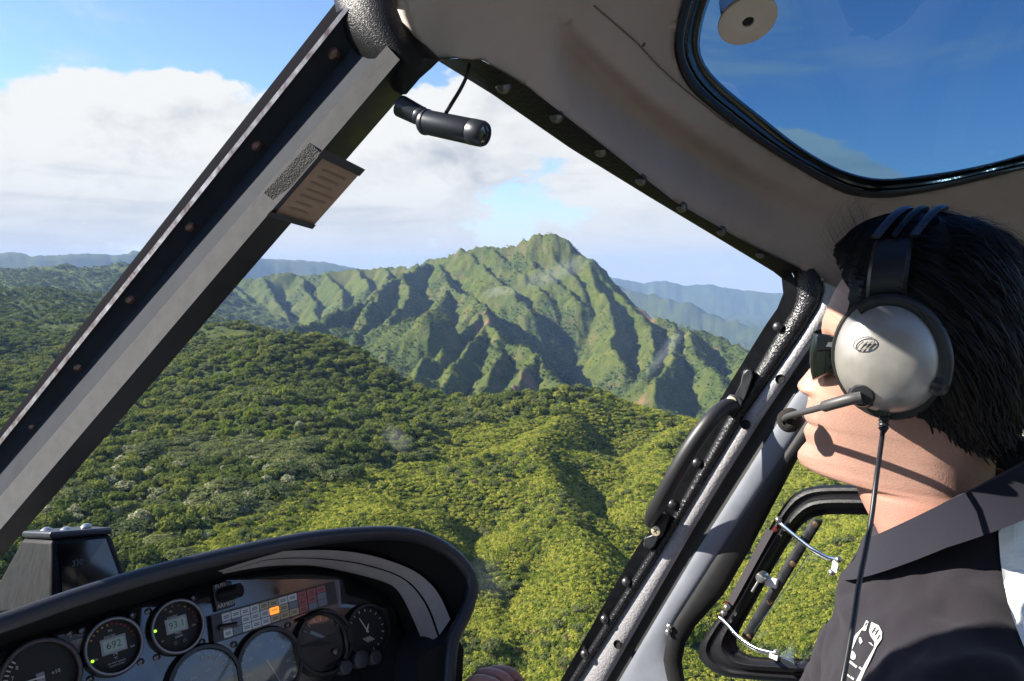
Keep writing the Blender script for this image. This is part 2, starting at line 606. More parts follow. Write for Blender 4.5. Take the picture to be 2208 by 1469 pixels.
# ridge skeleton: polylines of (pixel, pixel, metres away), fall of the flanks, flute depth, flute spacing, group
ridges = [
    # main crest
    ([(430, 612, 3750), (530, 600, 3600), (640, 591, 3500), (720, 586, 3400), (830, 580, 3300), (900, 573, 3150), (938, 562, 3000), (965, 556, 2920), (1000, 541, 2860),
      (1050, 535, 2800), (1092, 536, 2750), (1130, 521, 2700), (1155, 508, 2660), (1175, 511, 2655), (1192, 507, 2650), (1222, 517, 2620), (1242, 540, 2590), (1268, 556, 2560),
      (1310, 601, 2480), (1340, 641, 2410), (1366, 666, 2350), (1395, 687, 2300), (1450, 702, 2250), (1530, 722, 2180), (1610, 752, 2100), (1700, 800, 2000), (1850, 880, 1800)], 1.12, 34, 120),
    # left wall, short buttresses
    ([(560, 598, 3560), (590, 640, 3250), (622, 690, 2950)], 0.92, 27, 76),
    ([(640, 591, 3500), (668, 640, 3150), (690, 690, 2850)], 0.92, 27, 76),
    ([(700, 588, 3420), (735, 630, 3050), (742, 668, 2800)], 0.92, 27, 76),
    ([(500, 604, 3650), (535, 650, 3300), (560, 700, 3000)], 0.92, 27, 76),
    ([(770, 583, 3350), (800, 625, 2950)], 0.92, 27, 76),
    ([(830, 580, 3300), (845, 612, 3000)], 0.92, 27, 76),
    # spur to the left foot
    ([(938, 562, 3000), (868, 594, 2700), (815, 626, 2450), (760, 664, 2220), (700, 692, 2020), (643, 718, 1850)], 0.84, 34, 81),
    ([(868, 594, 2700), (880, 622, 2480), (868, 668, 2250), (840, 700, 2080)], 0.92, 24, 68),
    ([(815, 626, 2450), (790, 700, 2000), (770, 735, 1820)], 0.92, 20, 60),
    # big middle spur with the red scar
    ([(938, 562, 3000), (960, 590, 2720), (972, 623, 2430), (1010, 640, 2240), (1042, 668, 2040), (1049, 704, 1840), (1085, 728, 1700), (1118, 748, 1590), (1153, 765, 1500),
      (1186, 815, 1390), (1237, 856, 1280)], 0.89, 37, 85),
    ([(1044, 672, 2020), (985, 730, 1760), (926, 783, 1540), (880, 822, 1400)], 0.86, 27, 64),
    ([(972, 623, 2430), (930, 690, 2050), (880, 745, 1800), (820, 795, 1600)], 0.84, 31, 72),
    ([(1049, 704, 1840), (1028, 738, 1680), (985, 795, 1480), (945, 838, 1340)], 0.89, 24, 60),
    ([(1085, 728, 1700), (1078, 770, 1540), (1052, 830, 1360), (1030, 868, 1270)], 0.91, 24, 55),
    ([(1153, 765, 1500), (1128, 812, 1380), (1105, 866, 1260)], 0.93, 20, 51),
    # upper face, slanting to the right
    ([(1000, 541, 2860), (1058, 588, 2600), (1118, 640, 2370), (1150, 680, 2200)], 0.93, 27, 72),
    ([(1050, 535, 2800), (1128, 590, 2540), (1180, 642, 2350)], 0.95, 24, 68),
    ([(1130, 521, 2700), (1152, 568, 2560), (1205, 612, 2430), (1250, 645, 2320)], 0.95, 27, 68),
    ([(1192, 507, 2650), (1206, 560, 2560), (1262, 628, 2380)], 1.03, 20, 60),
    # right massif
    ([(1268, 556, 2560), (1300, 640, 2340), (1312, 690, 2190), (1320, 760, 1960), (1350, 800, 1820)], 0.95, 27, 68),
    ([(1340, 641, 2410), (1392, 700, 2200), (1412, 750, 1990), (1405, 800, 1800)], 0.93, 27, 68),
    ([(1450, 702, 2250), (1468, 728, 2110), (1448, 800, 1800), (1410, 850, 1600)], 0.93, 31, 68),
    ([(1530, 722, 2180), (1494, 716, 2180), (1505, 768, 1930), (1556, 818, 1750), (1590, 870, 1560)], 0.93, 27, 68),
    ([(1610, 752, 2100), (1600, 800, 1900), (1640, 870, 1650)], 0.91, 27, 68),
    # far blue ranges
    ([(-500, 540, 9500), (0, 549, 9300), (40, 545, 9300), (85, 550, 9200), (150, 546, 9200), (240, 547, 9200), (290, 541, 9300), (360, 550, 9500), (440, 556, 9800), (560, 556, 10500), (640, 558, 10500), (700, 563, 10500), (760, 574, 10500), (850, 592, 10500), (1000, 600, 11000)], 0.42, 90, 500),
    ([(1180, 560, 9000), (1280, 588, 8900), (1340, 620, 8800), (1375, 624, 8750), (1400, 632, 8700), (1440, 640, 8600), (1468, 655, 8550), (1482, 644, 8500), (1496, 658, 8450), (1530, 676, 8350), (1570, 688, 8250), (1640, 706, 8100), (1760, 735, 7800), (2300, 800, 7000)], 0.62, 70, 300),
    ([(1050, 596, 15000), (1250, 598, 14500), (1330, 596, 14000), (1385, 606, 14000), (1430, 601, 14000), (1475, 612, 14000), (1530, 609, 14000), (1600, 622, 14000), (1680, 628, 14000), (1950, 622, 14000), (2300, 610, 14000)], 0.4, 70, 400),
    # left middle plateau rim
    ([(-300, 592, 3700), (0, 578, 3500), (60, 583, 3450), (130, 576, 3400), (200, 577, 3400), (262, 574, 3350), (330, 584, 3400), (420, 600, 3500)], 0.30, 20, 160),
    # small near crest of the fern ridge and its neighbours
    ([(1285, 852, 640), (1215, 890, 560), (1142, 950, 462), (1166, 1022, 382), (1216, 1106, 312), (1264, 1228, 252), (1303, 1430, 192)], 0.72, 4.0, 30),
    ([(900, 1110, 318), (962, 1174, 290), (1016, 1254, 262), (1044, 1320, 240), (1060, 1420, 206)], 0.80, 3.0, 26),
    ([(1140, 961, 462), (1060, 985, 440), (985, 1035, 396), (900, 1085, 350)], 0.30, 1.5, 24),
    ([(1216, 1124, 312), (1130, 1180, 290), (1075, 1215, 276)], 0.4, 1.5, 24),
    ([(1500, 905, 600), (1440, 960, 500), (1420, 1040, 410), (1395, 1120, 345)], 0.55, 2.5, 26),
]
# flat list of segments
SEG = []
for gi, (pl, fall, fd, fs) in enumerate(ridges):
    w = [G(*q) for q in pl]
    s = 0.0
    for a, b in zip(w[:-1], w[1:]):
        L = math.hypot(b.x - a.x, b.y - a.y)
        SEG.append((a, b, fall, fd, fs, gi, s, L))
        s += L


def height(x, y):
    """height above the lens of the bare ground, plus the distance to the nearest ridge line that carries it"""
    shp = x.shape
    x, y = x.ravel(), y.ravel()
    dist = np.hypot(x, y)
    farw = np.clip((dist - 700) / 800, 0, 1)
    wx = x + 48 * (fbm(x / 150, y / 150, 4, 5) - 0.5) * farw + 16 * (fbm(x / 38, y / 38, 3, 6) - 0.5) * (1 - farw)
    wy = y + 48 * (fbm(x / 150, y / 150, 4, 9) - 0.5) * farw + 16 * (fbm(x / 38, y / 38, 3, 8) - 0.5) * (1 - farw)
    h = BASE(x, y)
    h = h + (fbm(x / 90, y / 90, 4, 3) - 0.5) * (9 + 18 * np.clip((dist - 600) / 1500, 0, 1)) + (fbm(x / 34, y / 34, 4, 21) - 0.5) * 10.0 * np.clip((dist - 90) / 120, 0, 1)
    sel = np.full(x.shape, 1e9)
    bestd = np.full(x.shape, 1e9)
    for a, b, fall, fd, fs, gi, s0, L in SEG:
        # quick cull
        mx_, my_ = (a.x + b.x) / 2, (a.y + b.y) / 2
        reach = L / 2 + (max(a.z, b.z) + 700) / fall
        idx = np.nonzero(np.hypot(x - mx_, y - my_) < min(reach, 1300 if fd < 60 else 4500))[0]
        if len(idx) == 0:
            continue
        qx, qy = wx[idx], wy[idx]
        ex, ey = (b.x - a.x) / L, (b.y - a.y) / L
        t = np.clip((qx - a.x) * ex + (qy - a.y) * ey, 0, L)
        cx_, cy_ = a.x + ex * t, a.y + ey * t
        d = np.hypot(qx - cx_, qy - cy_)
        if fd < 5:
            d = np.sqrt(d * d + 36.0) - 6.0
        zl = a.z + (b.z - a.z) * t / L
        s = s0 + t + gi * 531.7
        side = np.sign((qx - a.x) * ey - (qy - a.y) * ex)
        big = fs * 1.0
        fl = fbm(s / big + side * 37.3, d / (fs * 6.0) + gi * 3.1, 3, 31 + gi, 0.55, ridged=True)
        grow = np.clip(d / (fs * 0.9), 0, 1)
        hh = zl - fall * d * (0.92 + 0.16 * np.clip(d / 260, 0, 1)) - fall * 0.5 * np.minimum(d, 6.0) * 0 - fd * grow * (1 - fl) * 1.25
        cur = h[idx]
        kk = 2.2 if fd > 6 else 1.2
        m = np.maximum(cur, hh) + kk * np.log1p(np.exp(-np.abs(cur - hh) / kk)) * 0.35
        closer = hh > cur - 0.5
        bd = bestd[idx]
        bd[closer] = d[closer]
        bestd[idx] = bd
        h[idx] = m
    rough = np.clip((dist - 900) / 600, 0, 1)
    h = h + (fbm(x / 75, y / 75, 5, 71, 0.58, ridged=True) - 0.5) * 34 * rough + (fbm(x / 27, y / 27, 3, 91, 0.55, ridged=True) - 0.5) * 11 * rough
    return h.reshape(shp), bestd.reshape(shp)


# rows of the ground sheet: dense where the picture is dense
rr = [30.0]
while rr[-1] < 16500:
    q = rr[-1]
    rr.append(q * (1.0125 if q < 1000 else 1.0042 if q < 3700 else 1.014))
rr = np.array(rr)
aa = np.r_[np.linspace(-180, -62, 50)[:-1], np.linspace(-62, -40, 90)[:-1], np.linspace(-40, 45, 640), np.linspace(45, 62, 70)[1:], np.linspace(62, 180, 50)[1:-1]]
AZ, RAD = np.meshgrid(np.radians(aa), rr)
X, Y = RAD * np.sin(AZ), RAD * np.cos(AZ)
Hh, Rd = height(X, Y)
nr, nc = X.shape
eps = np.gradient(Hh, axis=0) / np.gradient(RAD, axis=0)
ept = np.gradient(Hh, axis=1) / (np.maximum(RAD, 1) * np.gradient(AZ, axis=1))
slope = np.hypot(eps, ept)

# what grows where: R forest share, G bare earth, B fern brightness
fo = fbm(X / 110, Y / 110, 4, 101)
PXg = 1104 + FPX * np.tan(np.clip(AZ, -1.4, 1.4))
# near land: forest on the left plateau, open fern on the ridge to the right; boundary runs through these points
bd_pts = [(150, 1330, 245), (330, 1215, 268), (560, 1100, 325), (760, 1010, 410), (900, 965, 455), (1010, 930, 505), (1180, 905, 555), (1290, 880, 600)]
bxy = np.array([(G(*q).x, G(*q).y) for q in bd_pts])
bxy = np.vstack([bxy[0] + (bxy[0] - bxy[1]) * 3, bxy, bxy[-1] + (bxy[-1] - bxy[-2]) * 4])


def side_of_boundary(x, y):
    best = np.full(x.shape, 1e9)
    sg = np.zeros(x.shape)
    for a, b in zip(bxy[:-1], bxy[1:]):
        e = b - a
        L = np.hypot(*e)
        t = np.clip(((x - a[0]) * e[0] + (y - a[1]) * e[1]) / L ** 2, 0, 1)
        d = np.hypot(x - a[0] - e[0] * t, y - a[1] - e[1] * t)
        c = e[0] * (y - a[1]) - e[1] * (x - a[0])
        m = d < best
        best = np.where(m, d, best)
        sg = np.where(m, np.sign(c), sg)
    return best * sg                      # positive: forest side


SCARS = [(1040, 682, 1985, 26), (1046, 698, 1880, 22), (1030, 720, 1800, 14), (1385, 688, 2310, 26), (1383, 840, 1640, 18), (1372, 865, 1560, 14), (1110, 840, 1330, 20), (1138, 826, 1370, 16), (1075, 800, 1450, 12)]


def cover(x, y, h, sl, rd):
    dist = np.hypot(x, y)
    az = np.degrees(np.arctan2(x, y))
    sb = side_of_boundary(x, y)
    f1 = fbm(x / 60, y / 60, 4, 201)
    f2 = fbm(x / 120, y / 120, 5, 231, 0.6)
    nearf = np.clip((sb + (f1 - 0.5) * 60) / 22 + 0.5, 0, 1)
    # fern lobe right of the crest stays open, with thickets
    nearf = np.maximum(nearf, np.clip((f2 - 0.60) * 9, 0, 0.75) * (sb < 0))
    far = np.clip((f2 - 0.52) * 7 + 0.32 - np.clip((h + 120) / 400, -0.3, 0.3), 0, 1)          # mountain: thickets on grassy slopes
    gully = np.clip((rd - 60) / 120, 0, 1)
    far = np.clip(far + gully * 0.30 - 0.12, 0, 1)
    left = np.clip((-az - 6) / 6, 0, 1) * np.clip((2600 - dist) / 500, 0, 1) * np.clip((f1 - 0.25) * 6, 0, 1)
    left = np.maximum(left, np.clip((-az - 17) / 5, 0, 1) * np.clip((f1 - 0.36) * 7, 0, 1))
    w = np.clip((dist - 720) / 160, 0, 1)
    forest = nearf * (1 - w) + np.maximum(far, left * (dist < 4500)) * w
    bare = np.zeros(x.shape)
    for px, py, dd, rad in SCARS:
        g = G(px, py, dd)
        k = np.hypot((x - g.x), (y - g.y) * 0.6) / rad
        bare = np.maximum(bare, np.clip(1.25 - k + (f1 - 0.5) * 2.2, 0, 1))
    bare = np.maximum(bare, np.clip((sl - 1.35) * 1.4, 0, 0.28) * np.clip((fbm(x / 40, y / 40, 3, 301) - 0.45) * 5, 0, 1) * (dist > 900))
    return forest, bare, np.clip((f2 - 0.3) * 2.2, 0, 1)


FOR, BARE, TON = cover(X, Y, Hh, slope, Rd)
me = bpy.data.meshes.new('terrain')
verts = np.stack([X, Y, Hh], -1).reshape(-1, 3)
i, j = np.meshgrid(np.arange(nr - 1), np.arange(nc), indexing='ij')
j2 = (j + 1) % nc
quads = np.stack([i * nc + j, i * nc + j2, (i + 1) * nc + j2, (i + 1) * nc + j], -1).reshape(-1, 4)
cidx = len(verts)
verts = np.vstack([verts, [[0, 0, float(Hh[0].mean())]]])
k = np.arange(nc)
tris = np.stack([np.full(nc, cidx), (k + 1) % nc, k], -1)
me.vertices.add(len(verts))
me.vertices.foreach_set('co', verts.astype(np.float32).ravel())
nl = quads.size + tris.size
me.loops.add(nl)
me.loops.foreach_set('vertex_index', np.r_[quads[:, ::-1].ravel(), tris.ravel()].astype(np.int32))
me.polygons.add(len(quads) + len(tris))
me.polygons.foreach_set('loop_start', np.r_[np.arange(len(quads)) * 4, len(quads) * 4 + np.arange(len(tris)) * 3].astype(np.int32))
me.update(calc_edges=True)
me.validate()
ca = me.color_attributes.new('cover', 'FLOAT_COLOR', 'POINT')
cc = np.ones((len(verts), 4), np.float32)
cc[:-1, 0], cc[:-1, 1], cc[:-1, 2] = FOR.ravel(), BARE.ravel(), TON.ravel()
ca.data.foreach_set('color', cc.ravel())
me.shade_smooth()


def ground_material():
    m = bpy.data.materials.new('ground_cover')
    m.use_nodes = True
    nt = m.node_tree
    b = nt.nodes['Principled BSDF']
    b.inputs['Roughness'].default_value = 0.9
    b.inputs['Specular IOR Level'].default_value = 0.1
    at = nt.nodes.new('ShaderNodeAttribute')
    at.attribute_name = 'cover'
    sp = nt.nodes.new('ShaderNodeSeparateColor')
    nt.links.new(at.outputs['Color'], sp.inputs[0])
    tcn = nt.nodes.new('ShaderNodeTexCoord')

    def noise(scale, detail=4.0):
        n = nt.nodes.new('ShaderNodeTexNoise')
        n.inputs['Scale'].default_value = scale
        n.inputs['Detail'].default_value = detail
        n.inputs['Roughness'].default_value = 0.65
        nt.links.new(tcn.outputs['Object'], n.inputs['Vector'])
        mr = nt.nodes.new('ShaderNodeMapRange')
        mr.inputs['From Min'].default_value = 0.32
        mr.inputs['From Max'].default_value = 0.68
        nt.links.new(n.outputs['Fac'], mr.inputs[0])
        return mr.outputs[0]

    def mixc(f, a, c):
        n = nt.nodes.new('ShaderNodeMix')
        n.data_type = 'RGBA'
        nt.links.new(f, n.inputs[0])
        for i_, v in ((6, a), (7, c)):
            if isinstance(v, tuple):
                n.inputs[i_].default_value = (*v, 1)
            else:
                nt.links.new(v, n.inputs[i_])
        return n.outputs[2]

    fern = mixc(noise(0.035), (0.064, 0.086, 0.012), (0.118, 0.130, 0.017))
    fern = mixc(noise(0.012), fern, (0.042, 0.066, 0.012))
    dry = mixc(noise(0.22), (0.070, 0.084, 0.022), (0.105, 0.104, 0.030))
    fern = mixc(sp.outputs[2], fern, dry)
    wood = mixc(noise(0.09), (0.022, 0.040, 0.012), (0.060, 0.088, 0.020))
    earth = mixc(noise(0.06), (0.22, 0.115, 0.062), (0.17, 0.12, 0.075))
    # blotch the forest edge
    mth = nt.nodes.new('ShaderNodeMath')
    mth.operation = 'MULTIPLY_ADD'
    nt.links.new(noise(0.13), mth.inputs[0])
    mth.inputs[1].default_value = 0.9
    mth.inputs[2].default_value = -0.45
    ad = nt.nodes.new('ShaderNodeMath')
    ad.operation = 'ADD'
    ad.use_clamp = True
    nt.links.new(sp.outputs[0], ad.inputs[0])
    nt.links.new(mth.outputs[0], ad.inputs[1])
    c = mixc(ad.outputs[0], fern, wood)
    c = mixc(sp.outputs[1], c, earth)
    nt.links.new(c, b.inputs['Base Color'])
    bn = nt.nodes.new('ShaderNodeTexNoise')
    bn.inputs['Scale'].default_value = 0.16
    bn.inputs['Detail'].default_value = 6.0
    bn.inputs['Roughness'].default_value = 0.7
    nt.links.new(tcn.outputs['Object'], bn.inputs['Vector'])
    bp = nt.nodes.new('ShaderNodeBump')
    bp.inputs['Strength'].default_value = 0.9
    bp.inputs['Distance'].default_value = 4.0
    nt.links.new(bn.outputs['Fac'], bp.inputs['Height'])
    nt.links.new(bp.outputs[0], b.inputs['Normal'])
    return m


TERRAIN = link_mesh('terrain', me, ground_material())
tag(TERRAIN, 'green volcanic ridges, valleys and forested plateau below the helicopter', 'terrain', kind='structure')

# sea-level plain out to the horizon lies far below the sheet's rim
bm = bmesh.new()
bmesh.ops.create_circle(bm, cap_ends=True, segments=96, radius=19500)
mo = bpy.data.meshes.new('distant_ground')
bm.to_mesh(mo)
bm.free()
PLAIN = link_mesh('distant_ground', mo, mat('lowland', (0.06, 0.085, 0.03), rough=0.95, spec=0.05, var=0.4, vscale=0.0006))
PLAIN.location = (0, 0, -760)
tag(PLAIN, 'flat hazy lowland far beyond the mountains', 'ground', kind='structure')

# ------------------------------------------------------------------ air: one closed box of even haze round everything
HZ = 20000.0
HTOP, HBOT = 260.0, -762.0
hm = bpy.data.materials.new('haze')
hm.use_nodes = True
hm.node_tree.nodes.clear()
ho = hm.node_tree.nodes.new('ShaderNodeOutputMaterial')
pv = hm.node_tree.nodes.new('ShaderNodeVolumePrincipled')
pv.inputs['Color'].default_value = (0.36, 0.54, 0.92, 1)
pv.inputs['Density'].default_value = 0.000049
pv.inputs['Anisotropy'].default_value = 0.0
hm.node_tree.links.new(pv.outputs[0], ho.inputs['Volume'])
bm = bmesh.new()
bmesh.ops.create_cube(bm, size=1.0)
mh = bpy.data.meshes.new('haze')
bm.to_mesh(mh)
bm.free()
if HAZE_ON:
    HAZE = link_mesh('haze', mh, hm)
    HAZE.scale = (2 * HZ, 2 * HZ, HTOP - HBOT)
    HAZE.location = (0, 0, (HTOP + HBOT) / 2)
    tag(HAZE, 'thin blue haze in the air between the ridges', 'haze', kind='stuff')

# ------------------------------------------------------------------ vegetation
def leaf_mat(name, c0, c1, trans=0.34, rough=0.6):
    m = bpy.data.materials.new(name)
    m.use_nodes = True
    nt = m.node_tree
    nt.nodes.clear()
    out = nt.nodes.new('ShaderNodeOutputMaterial')
    oi = nt.nodes.new('ShaderNodeObjectInfo')
    geo = nt.nodes.new('ShaderNodeNewGeometry')
    tcn = nt.nodes.new('ShaderNodeTexCoord')
    nz = nt.nodes.new('ShaderNodeTexNoise')
    nz.inputs['Scale'].default_value = 2.2
    nz.inputs['Detail'].default_value = 3.0
    nt.links.new(tcn.outputs['Object'], nz.inputs['Vector'])
    ad = nt.nodes.new('ShaderNodeMath')
    ad.operation = 'ADD'
    nt.links.new(oi.outputs['Random'], ad.inputs[0])
    mu = nt.nodes.new('ShaderNodeMath')
    mu.operation = 'MULTIPLY_ADD'
    nt.links.new(nz.outputs['Fac'], mu.inputs[0])
    mu.inputs[1].default_value = 1.3
    mu.inputs[2].default_value = -0.65
    nt.links.new(mu.outputs[0], ad.inputs[1])
    ad.use_clamp = True
    mx = nt.nodes.new('ShaderNodeMix')
    mx.data_type = 'RGBA'
    mx.inputs[6].default_value = (*c0, 1)
    mx.inputs[7].default_value = (*c1, 1)
    nt.links.new(ad.outputs[0], mx.inputs[0])
    df = nt.nodes.new('ShaderNodeBsdfDiffuse')
    tl = nt.nodes.new('ShaderNodeBsdfTranslucent')
    nt.links.new(mx.outputs[2], df.inputs[0])
    nt.links.new(mx.outputs[2], tl.inputs[0])
    ms = nt.nodes.new('ShaderNodeMixShader')
    ms.inputs[0].default_value = trans
    nt.links.new(df.outputs[0], ms.inputs[1])
    nt.links.new(tl.outputs[0], ms.inputs[2])
    nt.links.new(ms.outputs[0], out.inputs['Surface'])
    return m


L_DARK = leaf_mat('leaf_dark_green', (0.066, 0.098, 0.022), (0.165, 0.190, 0.044))
L_MID = leaf_mat('leaf_mid_green', (0.112, 0.148, 0.030), (0.235, 0.245, 0.054))
L_GREY = leaf_mat('leaf_grey_green', (0.110, 0.138, 0.050), (0.185, 0.204, 0.074))
L_LIME = leaf_mat('leaf_lime', (0.120, 0.165, 0.026), (0.20, 0.235, 0.036))
L_PALE = leaf_mat('leaf_cream_blossom', (0.30, 0.30, 0.17), (0.46, 0.45, 0.29))
L_FERN = leaf_mat('leaf_fern', (0.235, 0.270, 0.040), (0.42, 0.41, 0.075), trans=0.4)
L_BROWN = leaf_mat('leaf_dry', (0.10, 0.085, 0.045), (0.16, 0.125, 0.075))
BARK = mat('bark', (0.16, 0.13, 0.10), rough=0.9, var=0.3, vscale=3.0)


def leaf_cloud(lobes, per, size, rnd, flat=0.0, drop=0.35):
    """many small leaf-spray quads over the upper skin of a set of lobes (centre, radii)"""
    V, F = [], []
    for (c, rad) in lobes:
        for _ in range(per):
            while True:
                u = np.array([rnd.gauss(0, 1) for _ in range(3)])
                u /= np.linalg.norm(u)
                if u[2] > -drop:
                    break
            p = np.array(c) + u * np.array(rad) * (0.82 + 0.3 * rnd.random())
            n = u + np.array([rnd.gauss(0, 0.45) for _ in range(3)]) + np.array([0, 0, flat])
            n /= np.linalg.norm(n)
            a = np.cross(n, [rnd.random() - .5, rnd.random() - .5, rnd.random() - .5])
            a /= np.linalg.norm(a) + 1e-9
            b = np.cross(n, a)
            s = size * (0.6 + 0.8 * rnd.random())
            k = len(V)
            bend = n * s * 0.25
            V += [tuple(p - a * s), tuple(p - b * s * 0.7 - bend), tuple(p + a * s), tuple(p + b * s * 0.7 - bend)]
            F.append((k, k + 1, k + 2, k + 3))
    return V, F


def pmesh(name, V, F, material):
    me = bpy.data.meshes.new(name)
    me.from_pydata(V, [], F)
    me.materials.append(material)
    return me


def crown_round(seed, nl, per, size, spread=0.55, high=0.75):
    rnd = random.Random(seed)
    lobes = [((0, 0, high), (0.62, 0.62, 0.48))]
    for q in range(nl):
        a = rnd.random() * 6.283
        r = spread * (0.35 + 0.75 * rnd.random())
        z = high + rnd.uniform(-0.28, 0.34) * (1 - 0.4 * r)
        s = rnd.uniform(0.22, 0.42)
        lobes.append(((r * math.cos(a), r * math.sin(a), z), (s, s, s * 0.8)))
    return leaf_cloud(lobes, per, size, rnd)


def crown_flat(seed, nl, per, size):
    rnd = random.Random(seed)
    lobes = []
    for q in range(nl):
        a = rnd.random() * 6.283
        r = math.sqrt(rnd.random()) * 0.95
        z = 0.95 - 0.28 * r * r + rnd.uniform(-0.06, 0.06)
        s = rnd.uniform(0.20, 0.36)
        lobes.append(((r * math.cos(a), r * math.sin(a), z), (s, s, s * 0.22)))
    return leaf_cloud(lobes, per, size, rnd, flat=1.0, drop=0.6)


def crown_hump(seed, nl, per, size):
    rnd = random.Random(seed)
    lobes = []
    for q in range(nl):
        a = rnd.random() * 6.283
        r = math.sqrt(rnd.random()) * 0.75
        s = rnd.uniform(0.25, 0.5)
        lobes.append(((r * math.cos(a), r * math.sin(a), 0.15 + 0.25 * rnd.random()), (s, s, s * 0.75)))
    return leaf_cloud(lobes, per, size, rnd, flat=0.4, drop=0.1)


def trunk_mesh(name, seed, top=0.75, r=0.05, limbs=4):
    rnd = random.Random(seed)
    g = Geo()
    pts = [(0, 0, -0.35), (0.01, 0, 0.0), (0.03 * rnd.uniform(-1, 1), 0.02, top * 0.5), (0.05 * rnd.uniform(-1, 1), 0.03, top)]
    g.tube(pts, [r * 1.25, r, r * 0.8, r * 0.45], n=6)
    for q in range(limbs):
        a = q * 6.283 / limbs + rnd.random()
        z0 = top * rnd.uniform(0.45, 0.7)
        g.tube([(0.01, 0, z0), (0.25 * math.cos(a), 0.25 * math.sin(a), z0 + 0.15), (0.5 * math.cos(a), 0.5 * math.sin(a), z0 + 0.26)], [r * 0.5, r * 0.38, r * 0.15], n=5)
    me = bpy.data.meshes.new(name)
    me.from_pydata([tuple(v) for v in g.v], [], g.f)
    me.materials.append(BARK)
    me.shade_smooth()
    return me


CROWN = {
    'dark_a': pmesh('crown', *crown_round(1, 15, 40, 0.115), L_DARK),
    'dark_b': pmesh('crown', *crown_round(2, 11, 46, 0.12, 0.62, 0.62), L_DARK),
    'mid_a': pmesh('crown', *crown_round(3, 14, 40, 0.12), L_MID),
    'mid_b': pmesh('crown', *crown_round(4, 18, 34, 0.11, 0.65, 0.7), L_MID),
    'grey_flat': pmesh('crown', *crown_flat(5, 34, 24, 0.075), L_GREY),
    'grey_round': pmesh('crown', *crown_round(6, 16, 36, 0.11, 0.6, 0.7), L_GREY),
    'lime': pmesh('crown', *crown_round(7, 12, 40, 0.125), L_LIME),
    'pale': pmesh('crown', *crown_round(8, 15, 36, 0.11, 0.55, 0.7), L_PALE),
}
# blossom sits on the upper sprays only, green leaves show between
_pm = CROWN['pale']
_pm.materials.append(L_MID)
_rp = random.Random(77)
for _f in _pm.polygons:
    _f.material_index = 0 if _rp.random() < min(.85, max(.1, (_f.center.z - .35) * 1.3)) else 1
TRUNK = {k: trunk_mesh('trunk', 20 + q, 0.9 if 'flat' in k else 0.72) for q, k in enumerate(CROWN)}
KINDS = list(CROWN)
SHRUB = {
    'shrub_mid': pmesh('shrub', *crown_hump(11, 9, 30, 0.16), L_MID),
    'shrub_dark': pmesh('shrub', *crown_hump(12, 9, 30, 0.16), L_DARK),
    'shrub_brown': pmesh('shrub', *crown_hump(13, 8, 26, 0.13), L_BROWN),
    'fern_a': pmesh('fern_clump', *crown_hump(14, 8, 26, 0.135), L_FERN),
    'fern_b': pmesh('fern_clump', *crown_hump(15, 9, 24, 0.14), L_FERN),
    'fern_c': pmesh('fern_clump', *crown_hump(16, 8, 24, 0.135), L_LIME),
}


def scatter(spacing, r0, r1, az0, az1, seed):
    g = np.random.default_rng(seed)
    xs = np.arange(-r1, r1, spacing)
    x, y = np.meshgrid(xs, xs)
    x = (x + g.uniform(-.48, .48, x.shape) * spacing).ravel()
    y = (y + g.uniform(-.48, .48, y.shape) * spacing).ravel()
    d = np.hypot(x, y)
    a = np.degrees(np.arctan2(x, y))
    m = (d >= r0) & (d < r1) & (a > az0) & (a < az1)
    x, y = x[m], y[m]
    # keep a margin below and above the frame
    h, rd = height(x, y)
    fz = (h * -SP + y * CP)
    py_ = 734.5 - FPX * (y * SP + h * CP) / fz
    k = (py_ < 1560) & (py_ > 480)
    x, y, h, rd = x[k], y[k], h[k], rd[k]
    e = 2.0
    hx, _ = height(x + e, y)
    hy, _ = height(x, y + e)
    sl_ = np.hypot(hx - h, hy - h) / e
    f, b, t = cover(x, y, h, sl_, rd)
    return x, y, h, f, b, t, g


TREES = []       # x, y, z, radius, kind
AZ0, AZ1 = -37, 37
# close forest
for spacing, r0, r1, s0, s1, seed in ((5.2, 170, 520, 2.2, 6.4, 41), (6.2, 520, 1250, 2.6, 7.0, 42), (7.2, 1250, 2300, 2.6, 4.6, 43), (9.0, 2300, 3900, 2.8, 4.8, 44)):
    x, y, h, f, b, t, g = scatter(spacing, r0, r1, AZ0, AZ1, seed)
    keep = g.random(len(x)) < np.clip((f - 0.25) * 1.6, 0, 1) * (b < 0.3) * (1.0 if r1 < 1500 else 0.75)
    kn = fbm(x / 75, y / 75, 3, 401)
    kn2 = fbm(x / 45, y / 45, 3, 431)
    u = g.random(len(x))
    for q in np.nonzero(keep)[0]:
        s = s0 + (s1 - s0) * g.random() ** 2.2
        v = kn[q] + (u[q] - 0.5) * 0.25
        if v < 0.40:
            kind = 'dark_a' if u[q] < .5 else 'dark_b'
        elif v < 0.60:
            kind = 'mid_a' if u[q] < .5 else 'mid_b'
        elif v < 0.66:
            kind = 'grey_round'
        else:
            kind = 'dark_b' if u[q] < .4 else 'lime'
        pxq = 1104 + FPX * x[q] / y[q]
        if r1 < 700:
            if kn2[q] > 0.60 and u[q] < 0.75 and pxq < 1250:
                kind = 'grey_flat'
                s *= 1.35
            if pxq < 640 and y[q] < 430 and u[q] > 0.80:
                kind = 'pale'
                s *= 0.85
            elif u[q] > 0.975:
                kind = 'pale'
                s *= 0.7
            if u[q] > 0.93 and kind.startswith('dark'):
                kind = 'lime'
        TREES.append((x[q], y[q], h[q] - 0.25 * s, s, kind))

PROTO = {}
protos = bpy.data.collections.new('foliage_patterns')


def proto(name, me):
    o = bpy.data.objects.new(name, me)
    protos.objects.link(o)
    PROTO[name] = len(PROTO)


